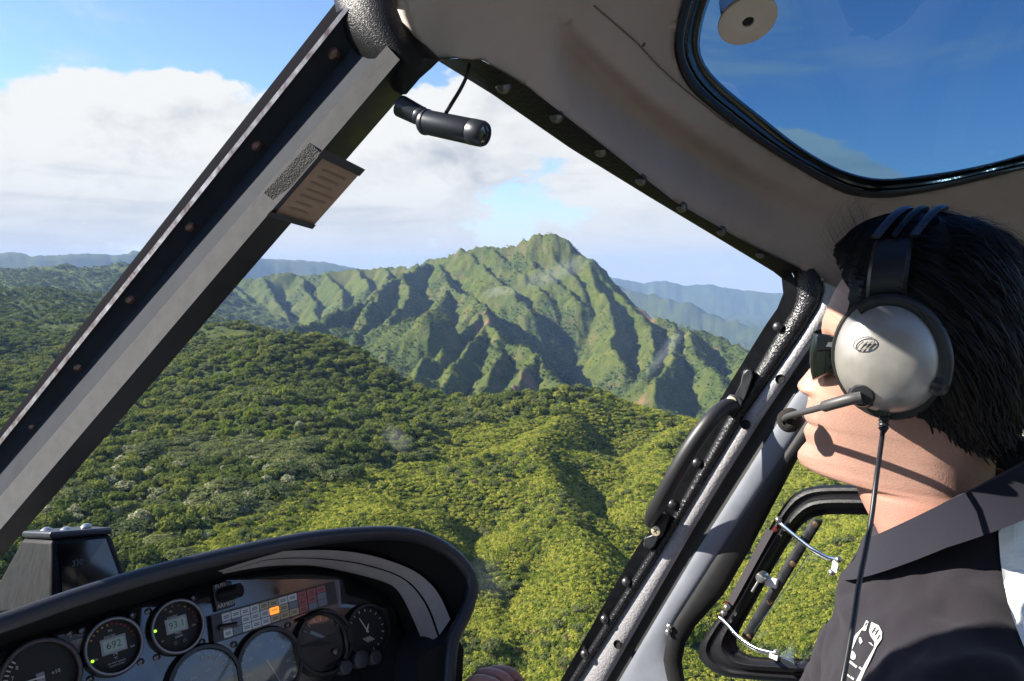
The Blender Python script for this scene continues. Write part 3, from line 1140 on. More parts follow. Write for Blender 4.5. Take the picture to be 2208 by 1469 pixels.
ORDER = []
for k_ in sorted(list(KINDS) + list(SHRUB)):
    ORDER.append(k_)
for q, k_ in enumerate(ORDER):
    proto('pattern_%02d' % q, CROWN.get(k_) or SHRUB.get(k_))
IDX = {k_: q for q, k_ in enumerate(ORDER)}


def instancer(name, items, label, cat):
    """items: x, y, z, scale, kind -> one object of kind stuff that scatters leafy clumps"""
    n = len(items)
    me = bpy.data.meshes.new(name)
    me.vertices.add(n)
    co = np.array([q[:3] for q in items], np.float32)
    me.vertices.foreach_set('co', co.ravel())
    g = np.random.default_rng(n)
    for nm, ty, val in (('scl', 'FLOAT', np.array([q[3] for q in items], np.float32)), ('idx', 'INT', np.array([IDX[q[4]] for q in items], np.int32)),
                        ('rot', 'FLOAT', g.uniform(0, 6.283, n).astype(np.float32)), ('sqz', 'FLOAT', g.uniform(0.8, 1.2, n).astype(np.float32))):
        a = me.attributes.new(nm, ty, 'POINT')
        a.data.foreach_set('value', val)
    o = link_mesh(name, me)
    ng = bpy.data.node_groups.new(name + '_nodes', 'GeometryNodeTree')
    ng.interface.new_socket('Geometry', in_out='INPUT', socket_type='NodeSocketGeometry')
    ng.interface.new_socket('Geometry', in_out='OUTPUT', socket_type='NodeSocketGeometry')
    N, Lk = ng.nodes, ng.links
    gi, go = N.new('NodeGroupInput'), N.new('NodeGroupOutput')
    ci_ = N.new('GeometryNodeCollectionInfo')
    ci_.inputs['Collection'].default_value = protos
    ci_.inputs['Separate Children'].default_value = True
    ci_.inputs['Reset Children'].default_value = True
    io = N.new('GeometryNodeInstanceOnPoints')
    io.inputs['Pick Instance'].default_value = True
    Lk.new(gi.outputs[0], io.inputs['Points'])
    Lk.new(ci_.outputs[0], io.inputs['Instance'])

    def named(nm, ty):
        a = N.new('GeometryNodeInputNamedAttribute')
        a.data_type = ty
        a.inputs['Name'].default_value = nm
        return a.outputs['Attribute']

    Lk.new(named('idx', 'INT'), io.inputs['Instance Index'])
    cx = N.new('ShaderNodeCombineXYZ')
    Lk.new(named('rot', 'FLOAT'), cx.inputs[2])
    Lk.new(cx.outputs[0], io.inputs['Rotation'])
    sx = N.new('ShaderNodeCombineXYZ')
    sc_ = named('scl', 'FLOAT')
    ml = N.new('ShaderNodeMath')
    ml.operation = 'MULTIPLY'
    Lk.new(sc_, ml.inputs[0])
    Lk.new(named('sqz', 'FLOAT'), ml.inputs[1])
    Lk.new(sc_, sx.inputs[0])
    Lk.new(sc_, sx.inputs[1])
    Lk.new(ml.outputs[0], sx.inputs[2])
    Lk.new(sx.outputs[0], io.inputs['Scale'])
    Lk.new(io.outputs[0], go.inputs[0])
    md = o.modifiers.new('scatter', 'NODES')
    md.node_group = ng
    tag(o, label, cat, kind='stuff')
    return o


# --- the trees that show largest stand as objects of their own
POST = [(-200, 1000), (720, -100), (960, 120), (640, 500), (-100, 1420)]


def hidden_by_cabin(px, py):
    if px < 30 or px > 1660 or py > 1420:
        return True
    # left post band
    e1 = 927 - px * 1.273
    e2 = 1205 - px * 1.15
    if e1 < py < e2:
        return True
    if px < 1030 and py > 1340 - 0.28 * px - (30 if px > 500 else 0):
        return True
    if px > 1200 and py > 1469 - (px - 1208) * 1.72:
        return True
    return False


cand = []
for q, (x, y, z, s, kind) in enumerate(TREES):
    px, py, d = project(Vector((x, y, z + s * 0.7)))
    if hidden_by_cabin(px, py):
        continue
    cand.append((-(s / d) * (1.5 if kind in ('pale', 'grey_flat') else 1.0), q, px, py))
cand.sort()
picked = {}
for sz, q, px, py in cand[:290]:
    picked[q] = (px, py)
TREE_WORDS = {
    'dark_a': ('broadleaf_tree', 'dark green round-crowned tree', 'broadleaf tree'), 'dark_b': ('broadleaf_tree', 'dark green low-crowned tree', 'broadleaf tree'),
    'mid_a': ('broadleaf_tree', 'mid green bushy tree', 'broadleaf tree'), 'mid_b': ('broadleaf_tree', 'mid green wide bushy tree', 'broadleaf tree'),
    'grey_flat': ('spreading_tree', 'grey-green flat-topped spreading tree', 'spreading tree'), 'grey_round': ('broadleaf_tree', 'grey-green round tree', 'broadleaf tree'),
    'lime': ('broadleaf_tree', 'bright yellow-green round tree', 'broadleaf tree'), 'pale': ('flowering_tree', 'cream-coloured flowering tree', 'flowering tree'),
}


def place_words(px, py):
    col = ('next to the compass box' if px < 130 else 'right of the compass box' if px < 230 else 'just clear of the post' if px < 330 else 'above the hood\'s low end' if px < 520 else 'above mid hood' if px < 700 else 'above the hood\'s top' if px < 880
           else 'above the hood\'s curve' if px < 1060 else 'below the summit' if px < 1250 else 'by the grab handle')
    row = 'on the far rise' if py < 760 else 'in upper forest' if py < 860 else 'in mid forest' if py < 950 else 'in lower forest' if py < 1020 else 'on the near slope' if py < 1080 else 'at the forest foot' if py < 1150 else 'at the forest\'s nearest edge'
    return row + ' ' + col


for q, (px, py) in picked.items():
    x, y, z, s, kind = TREES[q]
    nm, words_, cat = TREE_WORDS[kind]
    rz = (q * 2.399) % 6.283
    root = bpy.data.objects.new(nm, None)
    root.location = (x, y, z)
    root.rotation_euler = (0, 0, rz)
    root.scale = (s, s, s * (0.85 + 0.3 * ((q * 0.618) % 1)))
    COL.objects.link(root)
    big = 'large ' if s > 6.4 else 'small ' if s < 4.6 else ''
    tag(root, big + words_ + ' ' + place_words(px, py), cat, words_ + 's ' + place_words(px, py))
    for pn, me_ in (('crown', CROWN[kind]), ('trunk', TRUNK[kind])):
        c = bpy.data.objects.new(pn, me_)
        COL.objects.link(c)
        c.parent = root
rest = [t_ for q, t_ in enumerate(TREES) if q not in picked]
instancer('forest', rest, 'dense green forest covering the plateau and the mountain gullies', 'forest')

# --- fern mat and low scrub: nobody could count it
FERN = []
for spacing, r0, r1, s0, s1, seed in ((1.45, 150, 330, 0.9, 1.6, 61), (2.2, 330, 560, 1.2, 2.2, 62), (3.4, 560, 760, 1.8, 3.0, 63)):
    x, y, h, f, b, t, g = scatter(spacing, r0, r1, -26, 37, seed)
    tuss = fbm(x / 11, y / 11, 3, 501)
    tus2 = fbm(x / 30, y / 30, 3, 521)
    keep = (f < 0.62) & (g.random(len(x)) < 0.9)
    u = g.random(len(x))
    for q in np.nonzero(keep)[0]:
        s = s0 + (s1 - s0) * g.random()
        kind = 'fern_a' if u[q] < .42 else 'fern_b' if u[q] < .8 else 'fern_c'
        if tus2[q] > 0.56 and u[q] < 0.42:
            kind = 'shrub_brown' if u[q] < 0.05 else 'fern_c' if u[q] < .3 else 'shrub_mid'
            s *= 1.1
        elif tuss[q] > 0.70 and u[q] < 0.3:
            kind = 'shrub_dark' if u[q] < .12 else 'shrub_mid'
            s *= 1.5
        if tus2[q] > 0.60 and u[q] > 0.93:
            FERN.append((x[q], y[q], h[q] - 0.3 * s, s * 1.5, 'dark_b' if u[q] > .97 else 'grey_round'))
        FERN.append((x[q], y[q], h[q] - 0.15 * s, s, kind))
instancer('undergrowth', FERN, 'yellow-green fern thicket with low scrub over the near ridge', 'undergrowth')
# scrub speckle over the open slopes of the mountain
SCR = []
for spacing, r0, r1, s0, s1, seed in ((8.0, 760, 1700, 1.6, 3.4, 71), (11.0, 1700, 2900, 2.2, 4.2, 72)):
    x, y, h, f, b, t, g = scatter(spacing, r0, r1, -24, 28, seed)
    tuss = fbm(x / 26, y / 26, 3, 601)
    keep = (f < 0.5) & (g.random(len(x)) < np.clip((tuss - 0.40) * 4, 0.06, 0.9)) & (b < 0.4)
    u = g.random(len(x))
    for q in np.nonzero(keep)[0]:
        SCR.append((x[q], y[q], h[q] - 0.4, s0 + (s1 - s0) * u[q], 'shrub_dark' if u[q] < .25 else 'shrub_mid' if u[q] < .8 else 'fern_c'))
instancer('shrubbery', SCR, 'scattered green scrub on the open mountain slopes', 'shrubbery')
print('TREES', len(TREES), 'FERN', len(FERN), 'SCR', len(SCR))

# ------------------------------------------------------------------ helicopter cabin
from mathutils.geometry import delaunay_2d_cdt
A_F = Vector((-math.sin(R(45)), math.cos(R(45)), 0))      # nose direction
A_R = Vector((math.cos(R(45)), math.sin(R(45)), 0))       # starboard
Z = Vector((0, 0, 1))


def AC(f, r, z):
    return A_F * f + A_R * r + Z * z


def plane_from(a, b, c):
    n = (b - a).cross(c - a).normalized()
    return a, n


def plane_surf(a, n, off=0.0):
    """off metres towards the camera"""
    nn = n if n.dot(-a) > 0 else -n

    def f(px, py):
        v = ray(px, py)
        return v * ((a + nn * off).dot(nn) / v.dot(nn))
    f.n = nn
    return f


class DepthTPS:
    def __init__(self, pts, off=0.0):
        q = np.array(pts, float)
        self.t = TPS(q[:, :2], 1.0 / q[:, 2], lam=1e-5, sc=400.0)
        self.off = off

    def d(self, px, py):
        return float(1.0 / self.t(np.array([px], float), np.array([py], float))[0])

    def __call__(self, px, py):
        return P(px, py, self.d(px, py) + self.off)


def const_depth(d):
    return lambda px, py: P(px, py, d)


def band(name, A, B, surf, mt, parent, thick=0.02, bulge=0.0, n=20, m=6, back=0.0, flat=False, surfB=None, smooth_path=False, bevel=0.0, power=0.6):
    """a solid strip between two traced edges; surf turns pixels into points"""
    surfB = surfB or surf
    if smooth_path:
        A, B = catmull(A, 6), catmull(B, 6)
    a, b = resample(A, n), resample(B, n)
    rows = []
    for (ax, ay), (bx, by) in zip(a, b):
        pa, pb = surf(ax, ay), surfB(bx, by)
        mid = (pa + pb) * 0.5
        v = mid.normalized()
        row = []
        for k in range(m):
            t = k / (m - 1)
            q = pa.lerp(pb, t)
            row.append(q - v * (bulge * max(0.0, math.sin(math.pi * t)) ** power))
        row.append(pb + v * thick + (pa - pb) * back)
        row.append(pa + v * thick + (pb - pa) * back)
        rows.append(row)
    g = Geo()
    g.grid(rows, close_c=True, caps=True)
    return g.build(name, mt, parent, bevel=bevel)


def ring_band(name, outer, inner, surf, mt, parent, thick=0.02, prof=None, n=90, closed=True, surf_in=None):
    """closed frame between two traced loops; prof = heights towards the camera across the frame"""
    prof = prof or [0, .6, 1, 1, .6, 0]
    surf_in = surf_in or surf
    a, b = resample(catmull(outer, 6, closed), n, closed), resample(catmull(inner, 6, closed), n, closed)
    rows = []
    for (ax, ay), (bx, by) in zip(a, b):
        pa, pb = surf(ax, ay), surf_in(bx, by)
        v = ((pa + pb) * 0.5).normalized()
        row = [pa.lerp(pb, k / (len(prof) - 1)) - v * prof[k] for k in range(len(prof))]
        row += [pb + v * thick, pa + v * thick]
        rows.append(row)
    g = Geo()
    g.grid(rows, close_r=closed, close_c=True, caps=not closed)
    return g.build(name, mt, parent)


def sheet(name, outline, holes, surf, mt, parent, step=30.0, thick=0.012, extra=None):
    loops = [outline] + list(holes)
    vs, es, fs = [], [], []
    for lp in loops:
        b = len(vs)
        vs += [Vector((float(p[0]), float(p[1]))) for p in lp]
        k = len(lp)
        es += [(b + i, b + (i + 1) % k) for i in range(k)]
        fs.append([b + i for i in range(k)])
    o = np.array([(p[0], p[1]) for p in outline])
    for gx in np.arange(o[:, 0].min() + step / 2, o[:, 0].max(), step):
        for gy in np.arange(o[:, 1].min() + step / 2, o[:, 1].max(), step):
            vs.append(Vector((float(gx), float(gy))))
    for p in (extra or []):
        vs.append(Vector((float(p[0]), float(p[1]))))
    V, E, F_, *_ = delaunay_2d_cdt(vs, es, [], 1, 1e-4)

    def inside(p, lp):
        c = False
        k = len(lp)
        for i in range(k):
            x1, y1 = lp[i][0], lp[i][1]
            x2, y2 = lp[(i + 1) % k][0], lp[(i + 1) % k][1]
            if (y1 > p[1]) != (y2 > p[1]) and p[0] < (x2 - x1) * (p[1] - y1) / (y2 - y1) + x1:
                c = not c
        return c
    faces = []
    for f in F_:
        c = sum((V[i] for i in f), Vector((0, 0))) / len(f)
        if inside(c, outline) and not any(inside(c, h) for h in holes):
            faces.append(f)
    P3 = [surf(v.x, v.y) for v in V]
    used = sorted({i for f in faces for i in f})
    mp = {u: k for k, u in enumerate(used)}
    verts = [P3[u] for u in used]
    faces = [[mp[i] for i in f] for f in faces]
    # face the camera
    fx = []
    for f in faces:
        n = (verts[f[1]] - verts[f[0]]).cross(verts[f[2]] - verts[f[0]])
        fx.append(f if n.dot(-verts[f[0]]) > 0 else f[::-1])
    me = bpy.data.meshes.new(name)
    me.from_pydata([tuple(v) for v in verts], [], fx)
    me.shade_smooth()
    ob = link_mesh(name, me, mt, parent)
    if thick > 0:
        so = ob.modifiers.new('thickness', 'SOLIDIFY')
        so.thickness = thick
        so.offset = -1.0
    return ob


def text_mesh(name, body, origin, xdir, ydir, size, mt, parent, align='CENTER', depth=0.0):
    cu = bpy.data.curves.new(name, 'FONT')
    cu.body = body
    cu.size = 1.0
    cu.align_x = align
    cu.align_y = 'CENTER'
    cu.resolution_u = 2
    tmp = bpy.data.objects.new(name + '_tmp', cu)
    COL.objects.link(tmp)
    dg = bpy.context.evaluated_depsgraph_get()
    me0 = bpy.data.meshes.new_from_object(tmp.evaluated_get(dg))
    bpy.data.objects.remove(tmp, do_unlink=True)
    vs = [Vector(origin) + xdir * (v.co.x * size) + ydir * (v.co.y * size) for v in me0.vertices]
    fs = [tuple(p.vertices) for p in me0.polygons]
    bpy.data.meshes.remove(me0)
    me = bpy.data.meshes.new(name)
    me.from_pydata([tuple(v) for v in vs], [], fs)
    return link_mesh(name, me, mt, parent)


# materials
BLK_W = mat('black_wrinkle_paint', (0.010, 0.010, 0.012), rough=0.34, spec=0.28, bump=0.55, bscale=1100, bdist=0.0008, bdetail=2)
BLK_S = mat('black_smooth_paint', (0.010, 0.011, 0.014), rough=0.42, spec=0.5, var=0.3, vscale=60, rvar=0.1)
BLK_R = mat('black_rubber', (0.010, 0.010, 0.011), rough=0.55, spec=0.4, var=0.25, vscale=80)
BLK_G = mat('black_gloss', (0.010, 0.010, 0.012), rough=0.22, spec=0.6, bump=0.35, bscale=260, bdist=0.0008)
CHAN = mat('post_blue_grey', (0.024, 0.028, 0.038), rough=0.75, spec=0.10, var=0.15, vscale=40)
STRIP = mat('light_grey_paint', (0.115, 0.115, 0.117), rough=0.7, spec=0.2, var=0.12, vscale=90, bump=0.15, bscale=500, bdist=0.0005)
TRIMW = mat('bare_metal_edge', (0.62, 0.60, 0.60), rough=0.30, metal=0.8, var=0.5, vscale=120, vcol=(0.16, 0.10, 0.09))
GREYT = mat('grey_textured_paint', (0.30, 0.295, 0.31), rough=0.30, spec=0.7, bump=0.9, bscale=300, bdist=0.0016, bdetail=3, var=0.22, vscale=330)
BLUEG = mat('blue_grey_paint', (0.19, 0.205, 0.24), rough=0.45, spec=0.5, var=0.1, vscale=30, bump=0.15, bscale=400, bdist=0.0006)
TAN = mat('tan_liner', (0.41, 0.350, 0.318), rough=0.92, spec=0.15, var=0.06, vscale=14, bump=0.25, bscale=900, bdist=0.0006)
PALE = mat('pale_liner', (0.30, 0.31, 0.29), rough=0.9, spec=0.2, bump=0.6, bscale=420, bdist=0.0012)
RUST = mat('rusty_steel', (0.20, 0.11, 0.08), rough=0.55, metal=0.6, var=0.5, vscale=300)
STEEL = mat('steel', (0.50, 0.49, 0.47), rough=0.28, metal=0.9, var=0.2, vscale=200)
DSTEEL = mat('dark_steel', (0.16, 0.15, 0.15), rough=0.35, metal=0.85, var=0.3, vscale=200)
BRASS = mat('brassy_screw', (0.62, 0.52, 0.36), rough=0.4, metal=0.5)
HOLE = mat('dark_hole', (0.004, 0.004, 0.005), rough=0.8)
CLEAR = bpy.data.materials.new('clear_pane')
CLEAR.use_nodes = True
CLEAR.node_tree.nodes.clear()
_o = CLEAR.node_tree.nodes.new('ShaderNodeOutputMaterial')
_t = CLEAR.node_tree.nodes.new('ShaderNodeBsdfTransparent')
_t.inputs[0].default_value = (0.965, 0.975, 0.975, 1)
CLEAR.node_tree.links.new(_t.outputs[0], _o.inputs['Surface'])
TINT = glass_mat('tinted_pane', (0.15, 0.285, 0.42), refl=0.4, rough=0.0)
PLEXI = glass_mat('clear_plastic', (0.93, 0.96, 0.95), refl=1.0, rough=0.02)

PD = 0.55                       # metres from the lens to the head of the centre post
PB = 0.72
CABIN = empty('helicopter_cabin', AC(0.35, 0.4, -1.05), 'helicopter cockpit shell with black windscreen posts, tan roof liner and skylight', 'helicopter')

# ---- centre post of the windscreen
PT = {'e0': ((713, 19), (0, 927)), 'e1': ((708, 60), (0, 946)), 'e2': ((719, 62), (0, 960)), 'c': ((758, 100), (0, 1018)), 'sl': ((794, 145), (0, 1071)),
      'sr': ((821, 177), (5, 1137)), 're': ((868, 205), (0, 1205))}


def post_line(key, off, s0=-0.05, s1=1.9, n=18):
    (x0, y0), (x1, y1) = PT[key]
    out = []
    for k in range(n):
        s = s0 + (s1 - s0) * k / (n - 1)
        d = 1.0 / ((1 - s) / PD + s / PB)
        out.append(P(x0 + (x1 - x0) * s, y0 + (y1 - y0) * s, d + off))
    return out


def post_band(name, rows_spec, mt, thick, parent):
    cols = [post_line(k, o) for k, o in rows_spec]
    n = len(cols[0])
    rows = []
    for i in range(n):
        r = [c[i] for c in cols]
        v = r[0].normalized()
        r = r + [cols[-1][i] + v * thick, cols[0][i] + v * thick]
        rows.append(r)
    return Geo().grid(rows, close_c=True, caps=True).build(name, mt, parent, bevel=0.0)


POST_ = post_band('windscreen_post', [('e0', 0.030), ('e1', 0.012)], mat('matt_black_flange', (0.006, 0.006, 0.008), rough=.95, spec=.02), 0.02, CABIN)
post_band('edge_trim', [('e1', 0.010), ('e2', 0.009)], TRIMW, 0.006, POST_)
post_band('bolt_channel', [('e2', 0.012), ('c', 0.022), ('sl', 0.004)], CHAN, 0.02, POST_)
post_band('grey_strip', [('sl', -0.004), ('sr', -0.006)], STRIP, 0.012, POST_)
post_band('inner_face', [('sr', -0.003), ('re', 0.024)], BLK_S, 0.012, POST_)
for (bx, by) in ((757, 58), (715, 113), (548, 310), (405, 485), (277, 641), (165, 787), (68, 914)):
    s = (by - 60) / 900.0
    d = 1.0 / ((1 - s) / PD + s / PB)
    c = P(bx, by, d + 0.012)
    ax = (P(bx - 60, by - 34, d - 0.012) - c).normalized()
    g = Geo()
    g.lathe(c - ax * 0.010, ax, [(-.004, .0018), (0.006, .0020), (0.0062, .0046), (0.009, .0048), (0.0105, .003), (0.0108, 0.0)], n=12)
    g.build('bolt', RUST, POST_)
wl_ = Geo()
wl_.tube([*[P(x, y, 1.0 / ((1 - (y - 60) / 900.0) / PD + (y - 60) / 900.0 / PB) + .022) for x, y in ((68, 914), (165, 787), (277, 641), (405, 485), (548, 310), (700, 113))]], 0.0004, n=5)
wl_.build('lock_wire', RUST, POST_)

# post head: speckled black casting that joins post and roof
cap_rows = [((735, -260), (842, -260)), ((722, -60), (866, -60)), ((720, 0), (877, 0)), ((728, 42), (890, 48)), ((748, 84), (908, 88)), ((770, 118), (950, 128)), ((798, 154), (932, 146)), ((826, 182), (905, 170)), ((862, 204), (876, 204))]
rows = []
for (la, ra) in cap_rows:
    pa, pb = P(la[0], la[1], PD + .015), P(ra[0], ra[1], PD)
    v = ((pa + pb) * .5).normalized()
    w = (pb - pa).length
    row = [pa.lerp(pb, k / 9) - v * (0.26 * w * math.sin(math.pi * k / 9) ** 0.7) for k in range(10)]
    row += [pb + v * 0.03, pa + v * 0.03]
    rows.append(row)
Geo().grid(rows, close_c=True, caps=True).build('post_head', BLK_W, CABIN)

# ---- roof liner
roof_pts = [(950, 128, PD + .02), (1133, 184, PD * .72 + .28), (1270, 290, PD * .55 + .47), (1456, 436, PD * .3 + .757), (1602, 520, 1.07), (1750, 591, 1.16), (890, 45, PD * .96), (870, -60, PD * .88), (845, -260, PD * .765),
            (1200, 0, PD * .5 + .343), (1200, -260, .58), (1455, 90, .775), (1490, -60, .70), (1520, -260, .61), (1620, 300, .95), (1780, 398, 1.04), (1880, 428, 1.06), (2050, 405, .99), (2208, 365, .92), (2420, 300, .82),
            (2400, -260, .5), (1780, 620, 1.19), (1765, 760, 1.22), (2208, 560, 1.06), (2050, 600, 1.12), (2300, 760, 1.06), (2300, 1100, 1.06), (2000, 1100, 1.2)]
ROOF0 = DepthTPS(roof_pts)
lipA = catmull([(1180, 20), (1228, 64), (1320, 150), (1430, 245), (1600, 358), (1760, 445), (1900, 520)], 6)
lipB = catmull([(1150, 120), (1186, 150), (1262, 250), (1380, 350), (1530, 440), (1680, 520), (1850, 600)], 6)
lipA_, lipB_ = resample(lipA, 40), resample(lipB, 40)


def roof_surf(px, py):
    d = ROOF0.d(px, py)
    # moulded trough running along the header
    if 1170 < px < 1900 and 20 < py < 620:
        k = np.argmin(np.hypot(lipA_[:, 0] - px, lipA_[:, 1] - py))
        a, b = lipA_[k], lipB_[k]
        e = b - a
        t = ((px - a[0]) * e[0] + (py - a[1]) * e[1]) / (e @ e)
        w = min(1.0, max(0.0, (px - 1185) / 40)) * min(1.0, max(0.0, (1860 - px) / 300))
        if -0.12 < t < 1:
            u = min(1.0, max(0.0, (t + 0.12) / 0.40))
            d += 0.075 * w * u * u * (3 - 2 * u) * (1 - t) ** 1.2
    return P(px, py, d)


head_lo = [(945, 132), (950, 135), (1062, 204), (1231, 321), (1403, 427), (1558, 520), (1669, 587), (1685, 600)]
head_up = [(944, 128), (983, 126), (1040, 130), (1133, 184), (1270, 290), (1456, 436), (1602, 520), (1726, 580)]
sk_out = [(1530, -260), (1497, -80), (1468, 10), (1453, 85), (1460, 140), (1487, 192), (1540, 240), (1620, 300), (1700, 352), (1780, 399), (1830, 421), (1880, 428), (1940, 425), (2050, 405), (2208, 365), (2420, 300), (2470, 0), (2480, -260), (2000, -300)]
sk_in = [(1590, -255), (1552, -60), (1522, 25), (1509, 95), (1521, 140), (1562, 187), (1640, 250), (1720, 313), (1790, 355), (1840, 375), (1890, 385), (1950, 383), (2080, 364), (2208, 332), (2390, 270), (2430, 0), (2440, -250), (2000, -280)]
sk_out_s = [tuple(p) for p in resample(catmull(sk_out, 6, True), 120, True)]
liner_outline = [(841, -320), (866, -60), (888, 45), (906, 88), (944, 128)] + head_up[1:] + [(1752, 590), (1782, 604), (1775, 640), (1745, 760), (1900, 780), (2000, 1100), (2480, 1100), (2620, 500), (2620, -320)]
sheet('roof_liner', liner_outline, [sk_out_s], roof_surf, TAN, CABIN, step=16, thick=0.015, extra=[tuple(p) for p in lipA_])
# seam and plug in the liner
Geo().tube([roof_surf(x, y) * 0.999 for x, y in ((1281, 13), (1320, 46), (1375, 94), (1420, 143), (1475, 192), (1530, 236), (1580, 275))], 0.0008, n=6).build('liner_seam', mat('seam', (0.16, 0.12, 0.10), rough=0.9), CABIN)
c = roof_surf(1387, 96)
Geo().lathe(c, -c.normalized(), [(0, .0024), (.001, .0022), (.0014, 0)], n=10).build('liner_plug', mat('seam', (0, 0, 0)), CABIN)

# ---- header beam over the windscreen
HEAD = DepthTPS([(x, y, ROOF0.d(x, y) - 0.004) for x, y in head_up] + [(x, y, ROOF0.d(x, y) + 0.03) for x, y in head_lo])
hb = band('header_beam', head_lo, head_up, HEAD, mat('header_black', (0.010, 0.010, 0.011), rough=.6, spec=.15, bump=.9, bscale=160, bdist=.003, bdetail=4), CABIN, thick=0.03, bulge=0.004, n=40, m=6)
for (bx, by) in ((1085, 185), (1200, 250), (1295, 325), (1382, 388), (1470, 447), (1555, 498), (1640, 548), (1722, 600)):
    c = HEAD(bx, by)
    ax = -c.normalized()
    Geo().lathe(c - ax * .002, ax, [(0, .007), (.003, .007), (.006, .005), (.007, 0)], n=12).build('bolt', DSTEEL, hb)

# ---- skylight
SKY_ = empty('skylight_dummy', (0, 0, 0)) if False else None
SKS = lambda px, py: roof_surf(px, py)
SKI = lambda px, py: P(px, py, ROOF0.d(px, py) + 0.022)
rim_a = ring_band('skylight', sk_out, [((a[0] * .62 + b[0] * .38), (a[1] * .62 + b[1] * .38)) for a, b in zip(sk_out, sk_in)], SKS, BLK_R, CABIN, thick=0.03, prof=[-.002, .005, .007, .005, -.002], n=120)
ring_band('rubber_seal', [((a[0] * .62 + b[0] * .38), (a[1] * .62 + b[1] * .38)) for a, b in zip(sk_out, sk_in)], sk_in, lambda px, py: P(px, py, ROOF0.d(px, py) + 0.008), BLK_G, rim_a, thick=0.02, prof=[-.002, .003, .002, -.004, -.002, .002, -.004], n=120, surf_in=SKI)
sheet('tinted_pane', [tuple(p) for p in resample(catmull([(a[0] * .15 + b[0] * .85, a[1] * .15 + b[1] * .85) for a, b in zip(sk_out, sk_in)], 6, True), 100, True)], [], lambda px, py: P(px, py, ROOF0.d(px, py) + 0.03), TINT, rim_a, step=60, thick=0.0)
# round tan plate under the skylight
c = P(1612, 44, 0.70)
nrm = (Vector((0.10, -0.55, -0.83))).normalized()
g = Geo().lathe(c, nrm, [(-.004, 0.0), (-.004, .0250), (-.001, .0266), (.0012, .0266), (.0022, .0250), (.0022, .0054), (-.001, .0052), (-.001, 0)], n=48, caps=False)
disc = g.build('round_cover_plate', mat('tan_plate', (0.58, 0.50, 0.43), rough=0.6, var=0.05, vscale=60), CABIN)
Geo().lathe(c + nrm * 0.0005, nrm, [(-.0005, .0052), (.0002, .0052), (.0003, 0)], n=20).build('centre_hole', HOLE, disc)
Geo().cyl(c - nrm * 0.004, c - nrm * 0.03, 0.0215, 0.019, n=32).build('suction_cup', glass_mat('cup_plastic', (0.86, 0.82, 0.84), rough=0.15), disc)

# ---- starboard windscreen pillar and door
DA, DB, DC = P(1725, 640, 1.17), P(1230, 1469, 1.42), P(1900, 1250, 1.10)
dp, dn = plane_from(DA, DB, DC)
D0 = plane_surf(dp, dn, 0.0)
Dp = lambda off: plane_surf(dp, dn, off)
pl_left = [(1640, 548), (1682, 590), (1692, 622), (1682, 657), (1650, 702), (1540, 883), (1402, 1145), (1372, 1182), (1208, 1469), (1060, 1720)]
pl_mid = [(1680, 540), (1710, 588), (1722, 640), (1708, 672), (1675, 720), (1566, 905), (1424, 1160), (1394, 1200), (1224, 1472), (1072, 1724)]
pl_right = [(1730, 545), (1764, 590), (1780, 612), (1772, 650), (1729, 721), (1608, 894), (1451, 1150), (1418, 1205), (1243, 1472), (1090, 1728)]
pil = band('door_pillar', pl_left, pl_mid, Dp(0.012), BLK_S, CABIN, thick=0.04, n=40, m=4, surfB=Dp(0.004))
band('pillar_flange', pl_mid, pl_right, Dp(0.004), mat('black_droplet_paint', (0.014, 0.014, 0.017), rough=.24, spec=.5, bump=.8, bscale=340, bdist=.0018, bdetail=2), pil, thick=0.03, bulge=0.010, n=44, m=9, surfB=Dp(0.002))
for (bx, by) in ((1677, 705), (1612, 806), (1502, 998), (1449, 1087), (1397, 1174), (1350, 1255), (1304, 1335), (1261, 1410)):
    c = Dp(0.012)(bx, by)
    ax = (D0.n * 0.8 - c.normalized() * 0.6).normalized()
    Geo().lathe(c, ax, [(-.004, .0075), (.001, .0075), (.004, .0066), (.0062, .0035), (.0068, 0)], n=14).build('bolt', DSTEEL, pil)

# ---- grab handle on the pillar
gh = empty('grab_handle', Dp(0.02)(1490, 1000))
gh.parent = CABIN
gh.matrix_parent_inverse = Matrix.Translation(-CABIN.location)
hp = [(1586, 872, .015), (1560, 880, .035), (1528, 912, .060), (1490, 965, .072), (1455, 1025, .072), (1425, 1080, .058), (1408, 1108, .040), (1402, 1125, .020)]
hpts = [Dp(o)(x, y) for x, y, o in catmull(hp, 5)]
hr = [0.0105 + 0.0035 * math.sin(math.pi * k / (len(hpts) - 1)) for k in range(len(hpts))]
Geo().tube(hpts, hr, n=14).build('grip', mat('grip_rubber', (0.018, 0.018, 0.020), rough=0.45, spec=0.5, bump=0.2, bscale=600, bdist=.0005), gh)


def lug(pts, name):
    o_ = [Dp(0.022)(x, y) for x, y in pts]
    i_ = [Dp(0.008)(x, y) for x, y in pts]
    k = len(o_)
    return Geo().add(o_ + i_, [tuple(range(k)), tuple(range(2 * k - 1, k - 1, -1))] + [(i, (i + 1) % k, k + (i + 1) % k, k + i) for i in range(k)]).build(name, BLK_S, gh, bevel=0.002)


